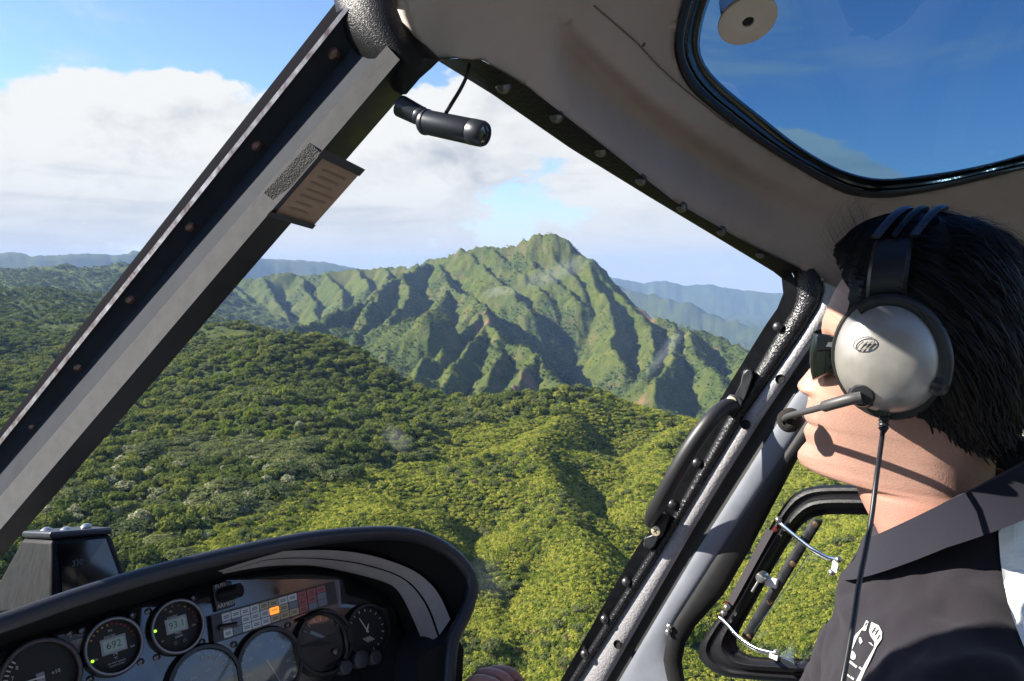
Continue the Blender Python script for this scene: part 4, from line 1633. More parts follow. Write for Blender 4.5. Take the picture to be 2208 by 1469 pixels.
lug([(1556, 885), (1562, 862), (1574, 850), (1592, 852), (1602, 864), (1600, 876), (1580, 902)], 'bracket')
lug([(1584, 852), (1596, 828), (1600, 808), (1610, 796), (1622, 798), (1624, 812), (1616, 836), (1610, 852), (1604, 866)], 'bracket')
lug([(1398, 1118), (1404, 1150), (1414, 1164), (1428, 1158), (1436, 1140), (1442, 1112), (1430, 1100)], 'bracket')
lug([(1388, 1160), (1390, 1180), (1402, 1186), (1412, 1178), (1420, 1162), (1408, 1152)], 'bracket')
for (bx, by) in ((1577, 867), (1414, 1145)):
    c = Dp(0.023)(bx, by)
    sc_ = Geo().lathe(c, D0.n, [(-.002, .0085), (.001, .0085), (.0018, .006), (.0018, 0)], n=18).build('screw', BRASS, gh)
    x_ = D0.n.orthogonal().normalized()
    y_ = D0.n.cross(x_)
    Geo().box(c + D0.n * .0016, x_ * .0042, y_ * .0009, D0.n * .0006).build('cross_slot', HOLE, gh)
    Geo().box(c + D0.n * .0016, x_ * .0009, y_ * .0042, D0.n * .00065).build('cross_slot', HOLE, gh)

# ---- the starboard door: frame strips, seals, panes and the hinged vent window
DOOR = empty('cabin_door', D0(1600, 1469), 'starboard helicopter door with grey frame, black seals and vent window beside the pilot', 'door')
gs_l = [(1772, 606), (1764, 652), (1721, 722), (1600, 895), (1443, 1151), (1410, 1206), (1236, 1473), (1082, 1729)]
gs_r = [(1812, 625), (1808, 660), (1765, 722), (1647, 897), (1566, 1025), (1495, 1142), (1306, 1472), (1160, 1729)]
fr = band('door_frame', gs_l, gs_r, Dp(-0.004), GREYT, DOOR, thick=0.03, bulge=0.010, n=44, m=9, surfB=Dp(-0.004))
for (bx, by) in ((1682, 818), (1607, 916), (1331, 1390)):
    c = Dp(0.0095)(bx, by)
    Geo().lathe(c, D0.n, [(-.002, .0076), (.0005, .0076), (.0008, .007), (-.0035, .0062), (-.0035, 0)], n=18).build('drain_hole', HOLE, fr)
se_r = [(1850, 625), (1842, 660), (1800, 722), (1690, 890), (1679, 909), (1580, 1066), (1493, 1203), (1333, 1472), (1190, 1729)]
band('door_seal', gs_r, se_r, Dp(-0.006), BLK_R, DOOR, thick=0.02, bulge=-0.004, n=44, m=6, surfB=Dp(-0.008))
bg_r = [(1915, 625), (1900, 670), (1860, 722), (1739, 906), (1577, 1150), (1497, 1275), (1452, 1345), (1436, 1385), (1430, 1425), (1440, 1472), (1500, 1600), (1500, 1729)]
band('inner_frame', se_r, bg_r, Dp(-0.004), BLUEG, DOOR, thick=0.03, bulge=0.004, n=60, m=8, surfB=Dp(-0.008))
ws_r = [(1945, 640), (1930, 690), (1890, 750), (1776, 930), (1718, 993), (1620, 1180), (1561, 1281), (1500, 1350), (1479, 1385), (1470, 1425), (1477, 1472), (1540, 1600), (1540, 1729)]
band('window_seal', bg_r, ws_r, Dp(-0.004), BLK_R, DOOR, thick=0.03, bulge=0.007, n=60, m=8, surfB=Dp(-0.012))
# rear and lower frame, out of the picture behind the pilot
band('lower_panel', [(1180, 1640), (1800, 1640), (2700, 1600)], [(1180, 2300), (1800, 2300), (2700, 2300)], Dp(-0.004), BLUEG, DOOR, thick=0.03, n=20, m=4)
pane_o = [(1940, 700), (1776, 920), (1705, 1000), (1615, 1180), (1552, 1281), (1490, 1350), (1466, 1385), (1460, 1425), (1470, 1480), (1540, 1640), (2300, 1640), (2300, 700)]
vent_out = [(1718, 1062), (1760, 1048), (1850, 1046), (2000, 1050), (2130, 1060), (2160, 1110), (2140, 1400), (2100, 1470), (2000, 1490), (1800, 1478), (1600, 1464), (1545, 1452), (1512, 1425), (1506, 1400), (1524, 1365), (1570, 1298), (1620, 1205), (1665, 1130), (1690, 1090)]
vent_in = [(1755, 1116), (1785, 1110), (1850, 1110), (2000, 1114), (2080, 1120), (2100, 1150), (2090, 1380), (2060, 1425), (1990, 1440), (1800, 1424), (1640, 1417), (1605, 1408), (1590, 1395), (1588, 1382), (1600, 1350), (1630, 1296), (1670, 1222), (1715, 1150), (1735, 1128)]
vent_in_s = [tuple(p) for p in resample(catmull(vent_in, 6, True), 80, True)]
vent_out_s = [tuple(p) for p in resample(catmull(vent_out, 6, True), 80, True)]
sheet('window_pane', pane_o, [vent_out_s], Dp(-0.014), CLEAR, DOOR, step=90, thick=0.0)
vf = ring_band('vent_window', vent_out, vent_in, Dp(-0.006), BLK_W, DOOR, thick=0.02, prof=[-.002, .006, .008, .003, .003, .012, .014, .010, .000, -.004, -.004], n=120)
sheet('vent_pane', vent_in_s, [], Dp(-0.010), CLEAR, vf, step=90, thick=0.0)
band('rail', [(1653, 1140), (1566, 1300)], [(1668, 1146), (1580, 1306)], Dp(0.014), mat('dull_rail', (0.10, 0.09, 0.10), rough=0.4, metal=0.3), vf, thick=0.006, n=6, m=3)
sb_ = band('slide_bar', [(1752, 1117), (1700, 1200), (1598, 1372)], [(1775, 1125), (1722, 1210), (1618, 1386)], Dp(0.002), BLK_S, vf, thick=0.008, bulge=0.003, n=12, m=6)
for (bx, by) in ((1758, 1131), (1709, 1216), (1660, 1298), (1614, 1374)):
    c = Dp(0.0055)(bx, by)
    Geo().lathe(c, D0.n, [(-.002, .0046), (.001, .0046), (.002, .002), (.002, 0)], n=12).build('screw', mat('dark_rust', (0.10, 0.06, 0.035), rough=.5, metal=.5), vf)
c = Dp(0.016)(1642, 1245)
Geo().lathe(c, D0.n, [(-.01, .008), (.004, .008), (.008, .006), (.009, 0)], n=16).build('latch_knob', STEEL, vf)
Geo().cyl(c + D0.n * .004, Dp(0.022)(1622, 1276), .0022, n=8).build('latch_lever', STEEL, vf)
c = Dp(0.008)(1664, 1256)
ux = (D0(1690, 1262) - D0(1640, 1244)).normalized()
Geo().box(c, ux * .009, ux.cross(D0.n) * .007, D0.n * .005).build('latch_block', mat('white_plastic', (0.75, 0.75, 0.74), rough=0.4), vf, bevel=0.002)
# clear air deflector on two bent chrome arms
CHROME = mat('chrome', (0.82, 0.83, 0.85), rough=0.12, metal=1.0)
DEF = empty('air_deflector', Dp(0.03)(1720, 1320), 'clear plastic air deflector on two bent chrome arms inside the vent window', 'deflector')
defl = [(1752, 1192, .03), (1720, 1232, .03), (1668, 1305, .03), (1630, 1356, .03), (1627, 1368, .03), (1636, 1384, .035), (1672, 1412, .045), (1712, 1431, .06), (1728, 1430, .062), (1742, 1412, .06), (1790, 1352, .055), (1828, 1302, .05), (1842, 1250, .045), (1832, 1240, .045), (1797, 1224, .04)]
dsm = catmull(defl, 4, True)
dq = [Dp(o)(x, y) for x, y, o in dsm]
cen = sum(dq, Vector()) / len(dq)
Geo().add(dq + [cen], [(i, (i + 1) % len(dq), len(dq)) for i in range(len(dq))]).build('clear_sheet', PLEXI, DEF)
Geo().tube(dq, 0.0009, n=6, close=True).build('sheet_edge', glass_mat('plastic_edge', (0.72, 0.80, 0.80), rough=0.05), DEF)
for path, ball in (([(1676, 1124, .014), (1690, 1136, .02), (1745, 1180, .034), (1785, 1203, .04), (1808, 1208, .042)], [(1678, 1121), (1807, 1207), (1793, 1235)]),
                   ([(1550, 1332, .014), (1566, 1346, .02), (1594, 1376, .034), (1630, 1400, .045), (1672, 1411, .05)], [(1560, 1322), (1567, 1310), (1673, 1408)])):
    ap = [Dp(o)(x, y) for x, y, o in catmull(path, 6)]
    Geo().tube(ap, 0.0034, n=10, flat=(1, 0.45), up=D0.n).build('chrome_arm', CHROME, DEF)
    for k, (bx, by) in enumerate(ball):
        c = Dp((0.018, 0.05, 0.045)[k])(bx, by)
        Geo().lathe(c - D0.n * .006, D0.n, [(0, .003), (.002, .0045), (.006, .005), (.009, .003), (.010, 0)], n=14).build('ball_joint', STEEL, DEF)
for (bx, by) in ((1672, 1142), (1568, 1304)):
    c = Dp(0.016)(bx, by)
    Geo().lathe(c - D0.n * .006, D0.n, [(0, .004), (.005, .0046), (.008, .0034), (.009, 0)], n=12).build('red_rivet', mat('red_lacquer', (0.09, 0.012, 0.010), rough=0.2), DEF)
Geo().box(Dp(0.044)(1800, 1222), ux * .004, ux.cross(D0.n) * .008, D0.n * .0015).build('clamp', mat('white_plastic', (0, 0, 0)), DEF)
Geo().box(Dp(0.050)(1668, 1416), ux * .006, ux.cross(D0.n) * .0035, D0.n * .0015).build('clamp', mat('white_plastic', (0, 0, 0)), DEF)

# small studs on the frame under the window seal
for (bx, by, rr_) in ((1443, 1353, .0052), (1440, 1364, .0045)):
    c = Dp(0.003)(bx, by)
    Geo().lathe(c, D0.n, [(-.002, rr_), (.002, rr_), (.0035, rr_ * .6), (.0035, 0)], n=14).build('frame_stud', STEEL, fr)

# ---- windscreen panes
wsD = DepthTPS([(868, 205, .78), (617, 500, .85), (270, 905, .94), (0, 1205, 1.02), (950, 135, .79), (1231, 321, .89), (1558, 520, 1.06), (1690, 620, 1.22), (1540, 883, 1.28), (1208, 1469, 1.36), (600, 1469, 1.25), (1000, 900, 1.22)])
ws_o = [(850, 225), (930, 140), (952, 131)] + [(x, y - 6) for x, y in head_lo[2:]] + [(1700, 610), (1690, 662), (1655, 705), (1545, 888), (1405, 1150), (1212, 1474), (1060, 1725), (-150, 1725), (-150, 1395), (0, 1195), (270, 893), (610, 490)]
sheet('windscreen_pane', ws_o, [], wsD, CLEAR, CABIN, step=80, thick=0.0)
# pale reflections on the windscreen, painted as thin diffuse patches
REFL_PAINT = bpy.data.materials.new('painted_reflection')
REFL_PAINT.use_nodes = True
_n, _l = REFL_PAINT.node_tree.nodes, REFL_PAINT.node_tree.links
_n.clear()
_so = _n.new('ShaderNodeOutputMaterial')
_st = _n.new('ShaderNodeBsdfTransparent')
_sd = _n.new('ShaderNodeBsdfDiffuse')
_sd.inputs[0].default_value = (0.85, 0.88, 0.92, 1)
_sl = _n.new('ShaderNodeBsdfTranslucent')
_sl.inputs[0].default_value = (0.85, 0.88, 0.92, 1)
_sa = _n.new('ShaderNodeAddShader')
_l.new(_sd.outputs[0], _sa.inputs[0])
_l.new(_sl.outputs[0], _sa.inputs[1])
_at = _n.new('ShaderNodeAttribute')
_at.attribute_name = 'glare_fac'
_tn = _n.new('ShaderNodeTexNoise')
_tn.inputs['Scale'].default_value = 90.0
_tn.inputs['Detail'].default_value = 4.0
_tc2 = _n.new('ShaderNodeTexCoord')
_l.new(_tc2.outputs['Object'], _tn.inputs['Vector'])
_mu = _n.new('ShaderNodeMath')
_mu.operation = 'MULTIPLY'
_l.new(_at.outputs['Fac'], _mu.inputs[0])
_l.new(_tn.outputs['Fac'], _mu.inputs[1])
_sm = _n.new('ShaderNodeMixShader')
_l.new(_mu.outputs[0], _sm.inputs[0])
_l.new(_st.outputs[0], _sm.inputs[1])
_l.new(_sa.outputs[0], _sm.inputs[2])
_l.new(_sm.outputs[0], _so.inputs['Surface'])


def reflection_patch(cx, cy_, lx, ly, ang, amount, bend=0.0):
    rows, glare_fac = [], []
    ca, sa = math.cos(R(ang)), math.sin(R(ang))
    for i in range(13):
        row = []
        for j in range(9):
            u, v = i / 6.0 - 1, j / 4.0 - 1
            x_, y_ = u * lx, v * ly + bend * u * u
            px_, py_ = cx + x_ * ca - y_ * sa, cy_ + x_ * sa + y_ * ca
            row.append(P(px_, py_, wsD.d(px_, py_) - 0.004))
            glare_fac.append(amount * max(0.0, 1 - u * u) ** 1.3 * max(0.0, 1 - v * v) ** 1.2)
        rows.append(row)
    me_ = bpy.data.meshes.new('windscreen_reflection')
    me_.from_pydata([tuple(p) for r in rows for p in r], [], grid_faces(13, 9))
    at_ = me_.attributes.new('glare_fac', 'FLOAT', 'POINT')
    at_.data.foreach_set('value', np.array(glare_fac, np.float32))
    link_mesh('windscreen_reflection', me_, REFL_PAINT, CABIN)


reflection_patch(1075, 628, 45, 12, -8, .12, 8)
reflection_patch(1200, 590, 90, 22, -22, .11, -10)
reflection_patch(1432, 760, 70, 14, -52, .12)
reflection_patch(855, 945, 40, 24, 35, .07)
reflection_patch(1055, 1250, 60, 40, 60, .07)
wl_o = [(-700, -300), (700, -300), (722, 15), (5, 930), (-700, 1600)]
sheet('windscreen_pane', wl_o, [], DepthTPS([(722, 15, .79), (0, 927, 1.0), (-700, 1600, 1.1), (-700, -300, .8), (700, -300, .66), (0, 300, .92)]), CLEAR, CABIN, step=120, thick=0.0)

# ---- rest of the shell, mostly out of the picture: it keeps the daylight where the real cabin does
def slab(name, pts, mt, th):
    q = [AC(*p) for p in pts]
    n = (q[1] - q[0]).cross(q[2] - q[0]).normalized()
    v = q + [p + n * th for p in q]
    k = len(q)
    return Geo().add(v, [tuple(range(k)), tuple(range(2 * k - 1, k - 1, -1))] + [(i, (i + 1) % k, k + (i + 1) % k, k + i) for i in range(k)]).build(name, mt, CABIN, smooth=False)


slab('roof_panel', [(PD * .785, 0.36, 0.225), (PD * .725, -0.10, 0.20), (PD * .564, -0.62, 0.06), (-0.9, -0.62, 0.06), (-0.9, 0.34, 0.26)], TAN, 0.02)
slab('roof_panel', [(-0.30, 0.34, 0.262), (-0.9, 0.34, 0.262), (-0.9, 0.64, 0.20), (-0.30, 0.64, 0.20)], TAN, 0.02)
slab('cabin_floor', [(1.1, -0.62, -1.05), (1.1, 1.35, -1.05), (-0.9, 1.35, -1.05), (-0.9, -0.62, -1.05)], BLUEG, -0.03)
slab('rear_bulkhead', [(-0.9, -0.62, -1.04), (-0.9, 1.32, -1.04), (-0.9, 1.32, 0.04), (-0.9, -0.62, 0.05)], PALE, 0.02)
slab('side_panel', [(1.1, -0.62, -1.04), (-0.89, -0.62, -1.04), (-0.89, -0.62, -0.42), (1.1, -0.62, -0.52)], BLUEG, 0.03)
slab('nose_frame', [(1.22, -0.5, -1.04), (1.22, 1.0, -1.04), (1.34, 1.0, -0.86), (1.34, -0.5, -0.86)], BLK_S, 0.03)
# ------------------------------------------------------------------ instrument panel
pn_n = (-A_F + Z * 0.42).normalized()
pn_p = A_F * 0.86 + Z * -0.35
PN = lambda off: plane_surf(pn_p, pn_n, off)
PN0 = PN(0.0)
p_x = (A_R - pn_n * A_R.dot(pn_n)).normalized()
p_y = pn_n.cross(p_x).normalized()
if p_y.z < 0:
    p_y = -p_y
rm_p = pn_p + pn_n * 0.12
RM = plane_surf(rm_p, pn_n, 0.0)

PANEL = empty('instrument_panel', PN0(450, 1469) - Z * 0.25, 'black hooded instrument panel with round gauges and a warning light strip', 'instrument panel')
GLOSSP = mat('worn_black_panel', (0.014, 0.015, 0.018), rough=0.16, spec=0.9, coat=0.6, rvar=0.14, vscale=26, bump=0.10, bscale=18, bdist=0.002)
HOODB = mat('hood_black', (0.007, 0.007, 0.008), rough=0.6, spec=0.2, bump=0.3, bscale=300, bdist=.0006)
HOODT = mat('hood_rim_vinyl', (0.016, 0.018, 0.026), rough=0.42, spec=0.6, bump=0.35, bscale=500, bdist=.0006)
STRP = mat('hood_grey_stripe', (0.36, 0.34, 0.34), rough=0.75, var=0.08, vscale=50)

rim = [(-260, 1425), (-120, 1382), (0, 1345), (150, 1293), (300, 1246), (450, 1207), (600, 1174), (700, 1158), (800, 1150), (868, 1151), (920, 1163), (964, 1186), (997, 1216), (1015, 1246), (1018, 1268), (1012, 1300), (998, 1335), (982, 1365), (972, 1402), (966, 1480), (955, 1600)]
plate = [(-260, 1478), (-120, 1432), (0, 1396), (160, 1346), (300, 1301), (430, 1260), (540, 1234), (640, 1222), (720, 1230), (790, 1256), (838, 1288), (858, 1320), (870, 1352), (880, 1380), (886, 1410), (890, 1480), (890, 1600)]
rim_s, plate_s = resample(catmull(rim, 5), 80), resample(catmull(plate, 5), 80)
hood_d = [(x, y, RM(x, y).dot(V_F)) for x, y in rim_s[::3]] + [(x, y, PN0(x, y).dot(V_F)) for x, y in plate_s[::3]]
HOOD = DepthTPS(hood_d)
hrows = []
for a, b in zip(rim_s, plate_s):
    pa, pb = RM(*a), PN(0.002)(*b)
    hrows.append([pa.lerp(pb, k / 7) for k in range(8)])
Geo().grid(hrows).build('hood_lining', HOODB, PANEL)
top_rows = []
for a in rim_s:
    pa = RM(*a)
    out = (pa - pn_p)
    top_rows.append([pa, pa + A_F * 0.08 - Z * 0.035, pa + A_F * 0.20 - Z * 0.095, pa + A_F * 0.34 - Z * 0.19])
Geo().grid(top_rows).build('hood_top', HOODT, PANEL)
Geo().tube([RM(*a) for a in rim_s], 0.0085, n=12).build('hood_rim', HOODT, PANEL)
s_out = [(470, 1232), (530, 1212), (590, 1195), (622, 1188), (717, 1187), (799, 1198), (880, 1225), (924, 1255), (951, 1290), (971, 1336)]
s_mid = [(480, 1234), (530, 1220), (568, 1209), (620, 1204), (690, 1205), (772, 1215), (853, 1239), (894, 1268), (924, 1312), (946, 1372)]
s_in = [(480, 1238), (530, 1228), (582, 1221), (640, 1219), (690, 1222), (772, 1239), (840, 1260), (867, 1287), (891, 1336), (914, 1391)]
HS = lambda px, py: P(px, py, HOOD.d(px, py) - 0.006)
gap = lambda A_, B_, t: [(a[0] + (b[0] - a[0]) * t, a[1] + (b[1] - a[1]) * t) for a, b in zip(A_, B_)]
band('hood_stripe', s_out, gap(s_out, s_mid, 0.94), HS, STRP, PANEL, thick=0.003, n=40, m=4, smooth_path=True)
band('hood_stripe', gap(s_in, s_mid, 0.94), s_in, HS, STRP, PANEL, thick=0.003, n=40, m=4, smooth_path=True)
sheet('panel_plate', [tuple(p) for p in plate_s] + [(880, 1760), (-260, 1760)], [], PN0, GLOSSP, PANEL, step=60, thick=0.004)
# console side under the hood end, seen against the windscreen
band('console_side', [(900, 1420), (985, 1372), (1000, 1400)], [(900, 1620), (960, 1620), (990, 1620)], RM, HOODB, PANEL, thick=0.05, n=8, m=3)
DIALK = mat('dial_black', (0.012, 0.012, 0.014), rough=0.6)
DIALW = mat('dial_print', (0.62, 0.62, 0.60), rough=0.7)
BEZ = mat('bezel_grey', (0.26, 0.24, 0.25), rough=0.35, metal=0.4)
BEZK = mat('bezel_black', (0.014, 0.014, 0.016), rough=0.3)
LCD = mat('lcd', (0.24, 0.30, 0.28), rough=0.25, emit=(0.20, 0.30, 0.28), estr=0.04)
SEGK = mat('lcd_segment', (0.03, 0.045, 0.05), rough=0.5)
LEDG = mat('green_led', (0.3, 0.8, 0.05), emit=(0.45, 1.0, 0.05), estr=0.55)
AMB = mat('amber_mark', (0.45, 0.24, 0.04), rough=0.6)
REDM = mat('red_mark', (0.35, 0.02, 0.02), rough=0.6)
COVER = glass_mat('dial_glass', (0.92, 0.95, 0.97), refl=1.0, rough=0.04)


def gauge(px, py, rad, bezel=BEZK, ring=None, dial=DIALK, name='gauge', label=None, depth=0.010):
    c = PN0(px, py)
    root = bpy.data.objects.new(name, None)
    root.empty_display_size = 0.02
    root.location = c
    COL.objects.link(root)
    root.parent = PANEL
    root.matrix_parent_inverse = Matrix.Translation(-PANEL.location)
    if label:
        root['label'] = label
    Geo().lathe(c, pn_n, [(-.004, rad * 1.16), (.004, rad * 1.16), (depth, rad * 1.10), (depth, rad * 1.0), (.003, rad * .97), (-.004, rad * .97)], n=48, caps=False).build('bezel', bezel, root)
    if ring:
        Geo().lathe(c + pn_n * depth, pn_n, [(-.001, rad * 1.09), (.0012, rad * 1.06), (.0012, rad * 1.0), (-.001, rad * .98)], n=48, caps=False).build('bezel_ring', ring, root)
    Geo().lathe(c, pn_n, [(.0015, rad * .99), (.002, rad * .985), (.002, 0)], n=40).build('dial', dial, root)
    return root, c + pn_n * 0.0026


def ticks(root, c, rad, a0, a1, n, r0, r1, w, mt=DIALW, name='scale_mark'):
    for k in range(n):
        a = R(a0 + (a1 - a0) * k / max(1, n - 1))
        e = p_x * math.sin(a) + p_y * math.cos(a)
        t = e.cross(pn_n)
        Geo().box(c + e * (rad * (r0 + r1) / 2), e * (rad * (r1 - r0) / 2), t * (w / 2), pn_n * 0.0003).build(name, mt, root, smooth=False)


def needle(root, c, a, l0, l1, w, mt):
    a = R(a)
    e = p_x * math.sin(a) + p_y * math.cos(a)
    t = e.cross(pn_n)
    q = [c + pn_n * .0015 - e * l0 - t * w, c + pn_n * .0015 - e * l0 + t * w, c + pn_n * .0015 + e * l1 + t * w * .4, c + pn_n * .0015 + e * l1 - t * w * .4]
    Geo().add(q + [v + pn_n * .0006 for v in q], [(0, 1, 2, 3), (7, 6, 5, 4), (0, 4, 5, 1), (1, 5, 6, 2), (2, 6, 7, 3), (3, 7, 4, 0)]).build('needle', mt, root, smooth=False)


def gtext(root, c, x, y, body, size, mt=DIALW, name='lettering'):
    return text_mesh(name, body, c + p_x * x + p_y * y + pn_n * .0004, p_x, p_y, size, mt, root)


def lcd(root, c, x, y, w, h, body):
    o = c + p_x * x + p_y * y
    Geo().box(o + pn_n * .0004, p_x * (w / 2 + .0022), p_y * (h / 2 + .0022), pn_n * .0004).build('lcd_frame', BEZ, root, smooth=False)
    Geo().box(o + pn_n * .0009, p_x * (w / 2), p_y * (h / 2), pn_n * .0004).build('lcd', LCD, root, smooth=False)
    text_mesh('digits', body, o + pn_n * .0015, p_x, p_y, h * 0.86, SEGK, root)


def studs(px, py, rad, ang):
    for a in ang:
        e = p_x * math.sin(R(a)) + p_y * math.cos(R(a))
        c = PN0(px, py) + e * rad
        Geo().lathe(c, pn_n, [(-.001, .0036), (.0022, .0036), (.003, .0022), (.0014, .0016), (.0014, 0)], n=10).build('mounting_screw', DSTEEL, PANEL)


# engine temperature
r_, c_ = gauge(241, 1394, .0262, ring=BEZ, name='temperature_gauge', label='round T4 temperature gauge with lit green dot and three-digit display')
lcd(r_, c_, .0012, .0012, .0205, .0118, '692')
gtext(r_, c_, .001, -.0082, 'T4', .0046); gtext(r_, c_, .001, -.0124, '°C', .0036)
gtext(r_, c_, .0015, -.0165, 'DO NOT EXCEED', .0022); gtext(r_, c_, .0015, -.0192, 'DURING START', .0022)
gtext(r_, c_, -.001, .0105, 'DIGITEC', .0030); gtext(r_, c_, .000, .0158, '750', .0030); gtext(r_, c_, .0185, -.0062, '900', .0030); gtext(r_, c_, -.0175, -.0080, '100', .0030)
ticks(r_, c_, .0262, -58, -4, 5, .80, .88, .0018, AMB); ticks(r_, c_, .0262, 8, 78, 7, .82, .88, .0018, REDM)
e = p_x * math.sin(R(-112)) + p_y * math.cos(R(-112))
Geo().lathe(c_ + e * .0222, pn_n, [(0, .0015), (.0012, .0015), (.002, .0008), (.0021, 0)], n=12).build('green_light', LEDG, r_)
studs(241, 1394, .0345, (45, 135, 225, 315))
# gas generator speed
r_, c_ = gauge(378, 1352, .0262, ring=BEZ, name='engine_speed_gauge', label='round NG engine speed gauge with lit green dot')
lcd(r_, c_, .0006, .0022, .0190, .0118, '93.1')
gtext(r_, c_, .001, -.0068, 'NG', .0044); gtext(r_, c_, .001, -.0108, '%RPM', .0034); gtext(r_, c_, -.002, .0112, 'DIGITEC', .0030); gtext(r_, c_, -.003, .0172, '90', .0030); gtext(r_, c_, -.0165, -.0105, '60', .0030); gtext(r_, c_, .0185, -.004, '110', .0030)
ticks(r_, c_, .0262, -20, 36, 4, .82, .88, .0018, AMB); ticks(r_, c_, .0262, 50, 90, 4, .82, .88, .0018, REDM)
e = p_x * math.sin(R(-84)) + p_y * math.cos(R(-84))
Geo().lathe(c_ + e * .0222, pn_n, [(0, .0015), (.0012, .0015), (.002, .0008), (.0021, 0)], n=12).build('green_light', LEDG, r_)
for ax_ in (-.004, .006):
    Geo().lathe(c_ + p_x * ax_ - p_y * .0165, pn_n, [(-.0005, .0026), (.001, .0026), (.001, 0)], n=12).build('push_button', BEZK, r_)
studs(378, 1352, .0345, (45, 135, 225, 315))
# oil gauge lower left
r_, c_ = gauge(84, 1462, .0330, ring=mat('bezel_brown', (0.10, 0.07, 0.075), rough=0.4), name='airspeed_gauge', label='dark round gauge with white ticks at the corner of the panel')
ticks(r_, c_, .033, -150, -42, 14, .80, .92, .0013)
needle(r_, c_, -88, .004, .018, .0009, DIALW)
for a, t_ in ((-48, '8'), (-72, '7'), (-112, '5')):
    e = p_x * math.sin(R(a)) + p_y * math.cos(R(a))
    gtext(r_, c_, .023 * math.sin(R(a)), .023 * math.cos(R(a)), t_, .0052)
Geo().box(c_ + p_x * .001, p_x * .0035, p_y * .0045, pn_n * .0003).build('dial_mark', BEZ, r_, smooth=False)
gtext(r_, c_, .0145, .001, 'x10', .0052)
studs(84, 1462, .0455, (315, 45))
DIALB = mat('dial_sky_glare', (0.16, 0.19, 0.22), rough=0.35)  # sky reflection painted in: dial base colour lightened to blue-grey
# large fuel/torque dials catching the sky
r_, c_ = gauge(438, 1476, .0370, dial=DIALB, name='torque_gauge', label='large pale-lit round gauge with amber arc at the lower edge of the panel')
ticks(r_, c_, .037, 5, 75, 9, .70, .80, .0016, AMB); ticks(r_, c_, .037, -120, 120, 17, .86, .93, .0010)
gtext(r_, c_, -.010, .010, '300', .0050); gtext(r_, c_, .006, .013, '400', .0050)
Geo().lathe(c_ + pn_n * .006, pn_n, [(0, .0355), (.0004, .0355)], n=40).build('dial_glass', COVER, r_)
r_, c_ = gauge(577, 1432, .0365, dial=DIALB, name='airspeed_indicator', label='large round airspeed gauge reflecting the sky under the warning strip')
ticks(r_, c_, .0365, -150, 160, 24, .84, .93, .0010)
for k, t_ in enumerate(('150', '120', '100', '20', '40', '60')):
    a = R(-100 + k * 40)
    gtext(r_, c_, .025 * math.sin(a), .025 * math.cos(a), t_, .0062)
needle(r_, c_, 160, .006, .024, .0012, DIALW)
Geo().lathe(c_ + pn_n * .006, pn_n, [(0, .0352), (.0004, .0352)], n=40).build('dial_glass', COVER, r_)
studs(577, 1432, .048, (45, 315))
# attitude indicator
r_, c_ = gauge(694, 1386, .0345, dial=mat('horizon_brown', (0.10, 0.075, 0.06), rough=0.5), name='attitude_indicator', label='round attitude indicator with slanting pale horizon bar')
hb_e = (p_x * .72 - p_y * .55).normalized()
Geo().box(c_ + p_x * .004 + p_y * .004, hb_e * .021, hb_e.cross(pn_n) * .0018, pn_n * .0006).build('horizon_bar', mat('pale_blue', (0.55, 0.62, 0.72), rough=0.5), r_, smooth=False)
ticks(r_, c_, .0345, -45, 60, 7, .74, .86, .0011)
lowh = [c_ + pn_n * .002 + p_x * (.033 * math.cos(R(a))) + p_y * (.033 * math.sin(R(a))) for a in range(-190, 11, 10)]
Geo().add(lowh + [v + pn_n * .001 for v in lowh], [tuple(range(len(lowh))), tuple(range(2 * len(lowh) - 1, len(lowh) - 1, -1))] + [(i, (i + 1) % len(lowh), len(lowh) + (i + 1) % len(lowh), len(lowh) + i) for i in range(len(lowh))]).build('lower_mask', DIALK, r_, smooth=False)
Geo().box(c_ + p_x * -.008 + p_y * .002 + pn_n * .0012, (p_x + p_y * -.5).normalized() * .007, (p_x * .5 + p_y).normalized() * .0008, pn_n * .0004).build('aircraft_symbol', mat('yellow_mark', (0.55, 0.48, 0.25), rough=.5), r_, smooth=False)
Geo().lathe(c_ + pn_n * .006, pn_n, [(0, .0332), (.0004, .0332)], n=40).build('dial_glass', COVER, r_)
Geo().lathe(c_ + p_x * .010 - p_y * .014 + pn_n * .004, pn_n, [(0, .004), (.006, .004), (.008, .002), (.0082, 0)], n=14).build('cage_knob', DSTEEL, r_)
ar = [PN(0.012)(x, y) for x, y in catmull([(655, 1336), (690, 1322), (722, 1332), (742, 1362), (748, 1400), (742, 1421)], 5)]
Geo().tube(ar, 0.0022, n=8).build('lamp_rim', BEZK, PANEL)
# altimeter in the shade of the hood
r_, c_ = gauge(788, 1360, .0290, name='altimeter', label='dark round altimeter in the shade of the hood')
ticks(r_, c_, .029, -90, 170, 14, .80, .90, .0009)
needle(r_, c_, -22, .003, .019, .0009, DIALW); needle(r_, c_, 30, .002, .008, .0014, DIALW)
for k in range(4):
    Geo().box(c_ + p_x * (-.004 + .003 * k) - p_y * .011, (p_x - p_y).normalized() * .0045, (p_x + p_y).normalized() * .0005, pn_n * .0003).build('warning_hatch', DIALW, r_, smooth=False)
for (bx, by, rr_) in ((770, 1422, .0115), (800, 1418, .0095), (737, 1439, .0095)):
    c = PN0(bx, by)
    Geo().lathe(c, pn_n, [(0, rr_), (.012, rr_ * .92), (.014, rr_ * .7), (.0142, 0)], n=18).build('knob', mat('knob_grey', (0.05, 0.05, 0.06), rough=.5), PANEL)
# warning light strip
q_tl, q_tr, q_br, q_bl = (455, 1327), (721, 1253), (728, 1300), (462, 1388)


